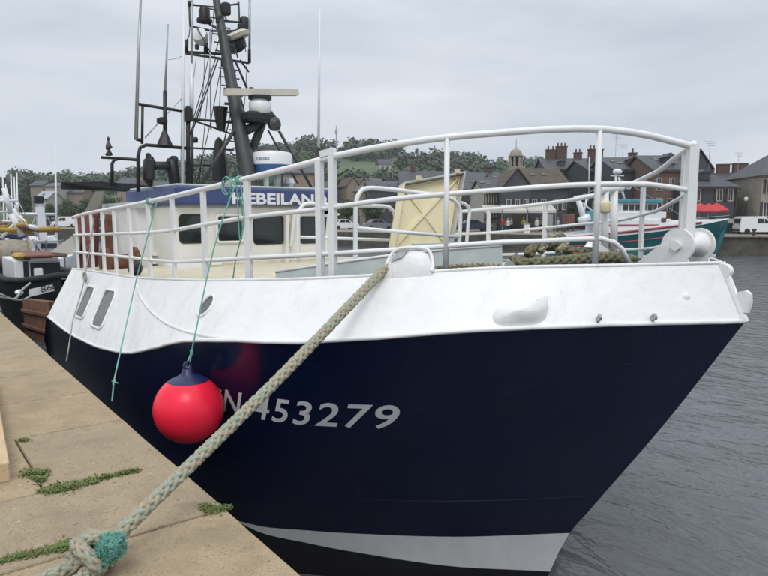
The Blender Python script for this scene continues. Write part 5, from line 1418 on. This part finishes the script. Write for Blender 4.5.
part('radar', 'boatwhite', tt, 40, lathe=[(tb(615.5, 171, 0), [(.25, -.15), (.4, -.05), (.4, .15), (.15, .3)], 14)]); part('lamp', 'boatwhite', tt, 40, lathe=[(tb(627, 186, 0), [(.2, -.2), (.3, 0), (.2, .2)], 10)])
trod('derrick', 'boatwhite', (573, 196), (582, 224), .22, 1, 1, .3); trod('derrick', 'boatwhite', (590, 196), (585, 222), .10, -1, -1); trod('derrick', 'boatwhite', (572, 197), (600, 193), .12, .5, .5); trod('derrick', 'boatwhite', (573, 196), (596, 214), .08); trod('derrick', 'boatwhite', (575, 222), (585, 217), .35, 1.2, 1.2)
trod('whip', 'boatwhite', (588, 200), (587, 155), .03); trod('whip', 'boatwhite', (594, 200), (593.5, 150), .03); trod('stay', 'steel', (576, 197), (613, 180), .025); trod('stay', 'steel', (616, 176), (690, 221), .02)
tbox('winch_house', 'tealroof', 583, 601, 211, 222, 1.2, -1.2)
tbox('hatch', 'boatwhite', 660, 676, 220.5, 226, 1.2, -1.2); tbox('net_bin', 'redpaint', 565, 572, 214, 224, 1, -1)
part('bow_rail', 'steel', tt, 180, tube=[([tb(a, y - 3.2, w) for a, y, w in list(zip(st_px, bul_y, hb_))[5:]], .03, 5)])

# ---- boats astern, at the left edge
def wbox(name, m, parent, a, b, y0, y1, Y, dy, bev=.03):
    p, q = at(a, y1, Y=Y), at(b, y0, Y=Y)
    return part(name, m, parent, 30, box=[(((p.x + q.x) / 2, Y + dy / 2, (p.z + q.z) / 2), (abs(q.x - p.x), dy, abs(q.z - p.z)), 0, 0, 0, bev)])
# nearer small boat: black hull, white cabin
YN = 19.5
nb = thing('fishing_boat', 'small fishing boat with white cabin and red brown roof astern of the trawler', 'boat', (at(40, 290, Y=YN).x, YN, WATER))
xs0, xs1 = at(20, 290, Y=YN).x, at(66, 290, Y=YN).x
zg = at(40, 285, Y=YN).z
mb = MB()
L_ = [(-.2, .06, .26), (.3, .42, .16), (1.0, .78, .06), (2.2, 1, 0), (5.0, 1, -.02), (6.5, .88, .02)]
cxn = (xs0 + xs1) / 2 + .5; hwn = (xs1 - xs0) / 2 + .55
for sgn in (-1, 1):
    mb.grid([[Vector((cxn + sgn * hwn * w * k_, YN + y - .9 * (1 - kz) * 0 + (.5 * (1 - w)) * kz, (zg + dz) * (1 - kz) + (WATER - .3) * kz)) for y, w, dz in L_] for kz, k_ in ((0, 1), (.3, .97), (.65, .85), (1, .6))])
mb.grid([[Vector((cxn - hwn, YN + 6.5, zg)), Vector((cxn + hwn, YN + 6.5, zg))], [Vector((cxn - hwn * .6, YN + 6.5, WATER - .3)), Vector((cxn + hwn * .6, YN + 6.5, WATER - .3))]])
mb.grid([[Vector((cxn - hwn * w, YN + y, zg + dz - .12)) for y, w, dz in L_], [Vector((cxn + hwn * w, YN + y, zg + dz - .12)) for y, w, dz in L_]])
mb.build('hull', 'black', nb, 40)
part('gunwale', 'rubber', nb, 180, tube=[([Vector((cxn - hwn * w, YN + y, zg + dz)) for y, w, dz in L_[::-1]] + [Vector((cxn + hwn * w, YN + y, zg + dz)) for y, w, dz in L_], .09, 8)])
cab = wbox('cabin', 'boatwhite', nb, 15.5, 60, 259, 283, YN + 1.6, 2.6)
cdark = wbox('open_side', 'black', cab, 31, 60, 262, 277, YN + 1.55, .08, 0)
wbox('roof', 'reddeck', cab, 26, 68, 254, 258, YN + 1.3, 3.0)
wbox('roof_edge', 'boatwhite', cab, 31, 58, 257.5, 261, YN + 1.45, .1, 0)
wbox('window', 'pane', cab, 24, 28, 261, 277, YN + 1.57, .05, 0)
wbox('box', 'boatwhite', nb, 35, 43, 268, 278, YN + 1.3, .2)
wbox('life_raft', 'yellow', nb, 15, 27, 253.5, 259.5, YN + 1.5, .8, .1)
wbox('bow_fender', 'boatwhite', nb, 16, 24, 290, 296, YN - .3, .3, .08)
px_ = at(29, 291.5, Y=YN + .1)
bd = part('number_board', 'boatwhite', nb, None, prism=[([at(29, 289.5, Y=YN - .15), at(60, 282.5, Y=YN + .1), at(60, 289.5, Y=YN + .1), at(29, 297, Y=YN - .15)], (0, .03, 0))])
na, nbv = at(41, 292.5, Y=YN - .09), at(57, 288, Y=YN + .06)
writing('lettering', '868', lambda u, v: na.lerp(nbv, u) + Vector((0, -.04, v)), 'black', bd, size=.24, width=1.0)
# farther blue boat with yellow gantry
YB = 27
bb = thing('fishing_boat', 'blue hulled fishing boat with yellow gantry and net drum at the left edge', 'boat', (at(10, 280, Y=YB).x, YB, WATER))
ap = lambda x, y, Y=YB: at(x, y, Y=Y)
hl = wbox('hull', 'bluepaint', bb, -30, 17, 262, 300, YB, 6)
wbox('stern_rail', 'tanrender', hl, -30, 17, 281, 286, YB - .08, .08, 0)
wbox('deck_house', 'bluepaint', bb, -12, 26, 234, 262, YB + 3, 2.5)
for a, b in ((9, 21), ): wbox('window', 'pane', bb, a, b, 238, 247, YB + 2.9, .12, 0)
dr_ = part('net_drum', 'netbeige', bb, 40, lathe=[(ap(11, 254), [(.1, -.62), (.62, -.6), (.62, -.52), (.5, -.5), (.56, 0), (.5, .5), (.62, .52), (.62, .6), (.1, .62)], 18, (1, 0, 0))])
for (a, b, r) in (((-20, 230), (60, 229.5), .10), ((8, 226), (24, 217), .06), ((18, 217), (30, 226), .07), ((-20, 227), (34, 226.5), .05), ((2, 233), (36, 233), .05)): part('gantry_beam', 'yellow', bb, 180, rod=[(ap(*a), ap(*b), r)])
for a, b in (((1, 238), (20, 217)), ((19, 216), (38, 236)), ((7, 262), (7, 238)), ((25, 262), (25, 238)), ((-3, 262), (-3, 240))): part('post', 'boatwhite', bb, 180, rod=[(ap(*a), ap(*b), .07)])
for i, (x, y, m) in enumerate(((21, 225, 'yellow'), (24, 227.5, 'redpaint'), (33, 227.5, 'boatwhite'))): part('float', m, bb, 180, lathe=[(ap(x, y, YB - .2), [(0, -.2), (.08, -.14), (.10, 0), (.08, .14), (0, .2)], 10, (1, .3, random.uniform(-.6, .6)))])
for a, b, r in (((4, 188), (11, 214), .09), ((11, 214), (22, 236), .12), ((-14, 201), (18, 201), .06), ((17, 201), (18, 212), .05), ((0, 196), (8, 206), .05), ((6, 199), (13, 226), .05), ((-8, 212), (8, 212), .04), ((13, 209), (24, 226), .08), ((2, 221), (18, 222), .04)):
    part('rig_arm', 'boatwhite', bb, 180, rod=[(ap(*a), ap(*b), r)])
for a, b in (((4, 188), (-6, 230)), ((18, 201), (33, 230)), ((9, 206), (31, 226)), ((4, 188), (24, 217))): part('wire', 'steel', bb, 180, rod=[(ap(*a), ap(*b), .015)])
wbox('deck_box', 'redpaint', bb, -4, 14, 222.5, 226.5, YB + 2, 1)
# white boat beyond, with raked column mast and windscreen
YW = 31
wb = thing('motor_boat', 'white cabin boat with a raked white mast beyond the blue boat', 'boat', (at(48, 270, Y=YW).x, YW, WATER))
aw = lambda x, y: at(x, y, Y=YW)
wbox('hull', 'boatwhite', wb, 34, 64, 252, 282, YW, 6, .3)
cb = wbox('cabin', 'boatwhite', wb, 38, 58, 237, 253, YW + .5, 3, .15)
wbox('windscreen', 'pane', cb, 41, 57, 243, 248.5, YW + .42, .1, 0)
for a, b in (((39.5, 207), (60, 236)), ((39.5, 207), (22, 250)), ((36, 243), (64, 240)), ((36, 252), (36, 240)), ((46, 252), (46, 238))): part('wire', 'steel', wb, 180, rod=[(aw(*a), aw(*b), .02)])
part('mast', 'boatwhite', wb, 40, bar=[(aw(43, 240), aw(39.5, 207), .42, .3)]); part('mast_head', 'black', wb, None, box=[(aw(38.5, 200), (.35, .35, .3))]); part('spreader', 'boatwhite', wb, 180, rod=[(aw(20, 214), aw(55, 214.5), .06)])
part('mast_tip', 'boatwhite', wb, 180, rod=[(aw(39.3, 207), aw(38.5, 199), .12)])
for a, b in (((33, 239), (40, 252)), ): part('rail', 'steel', wb, 180, rod=[(aw(*a), aw(*b), .04)])
# sailing masts
for i, (px, y0, y1, Y, lab) in enumerate(((3, 216, 176, 60, 'thin white mast at the very left edge'), (6, 214, 184, 62, 'short thin mast second from the left edge'), (11.2, 216, 174, 60, 'white mast third from the left edge'), (14.4, 216, 177, 64, 'white mast fourth from the left, slightly shorter'), (17, 222, 173, 58, 'white mast fifth from the left edge'), (55.5, 232, 143, 50, 'tallest thin white mast left of the black boom'))):
    a, b = at(px, y0, Y=Y), at(px - .3, y1, Y=Y)
    t = thing('sailing_yacht', lab + ', with its low hull below', 'yacht', (a.x, a.y, WATER), group='yachts moored at the left')
    part('mast', 'boatwhite', t, 180, rod=[(Vector((a.x, a.y, WATER + .8)), b, .09, .05, 6)])
    hc = Vector((a.x, a.y, WATER)); s_ = (-2.6, -1.6, 0, 2, 4)
    mb = MB()
    for sg in (-1, 1): mb.grid([[hc + Vector((sg * w * k_, y, z)) for y, w in zip(s_, (.05, .6, 1.1, 1.1, .7))] for z, k_ in ((.85, 1), (.3, .9), (-.1, .55))])
    mb.grid([[hc + Vector((sg * w, y, .84)) for y, w in zip(s_, (.05, .6, 1.1, 1.1, .7))] for sg in (-1, 1)])
    mb.build('hull', 'boatwhite', t, 40)
    part('cabin', 'boatwhite', t, 30, box=[(hc + Vector((0, .8, 1.05)), (1.2, 2.4, .45), 0, 0, 0, .1)]); part('boom', 'boatwhite', t, 180, rod=[(Vector((a.x, a.y, WATER + 2.2)), Vector((a.x, a.y + 3, WATER + 2.1)), .07)])
for i, (px, y, w) in enumerate(((0, 212, .0),)): pass
# rusty trawl door hung between the trawler's quarter and the quay
dq = [at(22.5, 299, Y=14.0), at(49, 302, Y=12.2), at(49, 345, Y=12.2), at(25, 335, Y=14.0)]
td = MB(); td.prism(dq, (.12, .06, 0))
td = td.build('trawl_door', 'rust'); tag(td, 'rusty brown steel trawl door hanging at the white hull end', 'trawl door')
for k in (.3, .7): part('stiffener', 'rust', td, None, bar=[(dq[0].lerp(dq[3], k) + Vector((-.02, -.02, 0)), dq[1].lerp(dq[2], k) + Vector((-.02, -.02, 0)), .06, .05)])
# mooring lines of the boats astern
mb = MB(); mb.tube(smoothcurve([at(0, 294, Y=18), at(14, 299, Y=18.5), at(22, 290, Y=19.2), at(30, 283, Y=19.6)], 6), .03, 6); mb.tube(smoothcurve([at(0, 297, Y=18), at(20, 300, Y=18.6), at(31, 296, Y=19)], 6), .025, 6)
tag(mb.build('mooring_line', 'twine_white', None, 180), 'slack grey mooring lines of the small boat astern', 'rope')

# ================================================================== AIR
hz_ = MB().box((0, 0, 0), (1, 1, 1)).build('haze', 'glass')
hz_.data.materials.clear()
hm_ = bpy.data.materials.new('haze'); hm_.use_nodes = True
hn = hm_.node_tree.nodes; hn.clear()
ho = hn.new('ShaderNodeOutputMaterial'); hv = hn.new('ShaderNodeVolumePrincipled')
hv.inputs['Color'].default_value = (.86, .91, 1.0, 1); hv.inputs['Density'].default_value = .00030
hm_.node_tree.links.new(hv.outputs[0], ho.inputs['Volume'])
hz_.data.materials.append(hm_)
hz_.scale = (2600, 2600, 106); hz_.location = (300, 500, -4.4)
tag(hz_, 'thin grey summer haze over the harbour', kind='stuff')
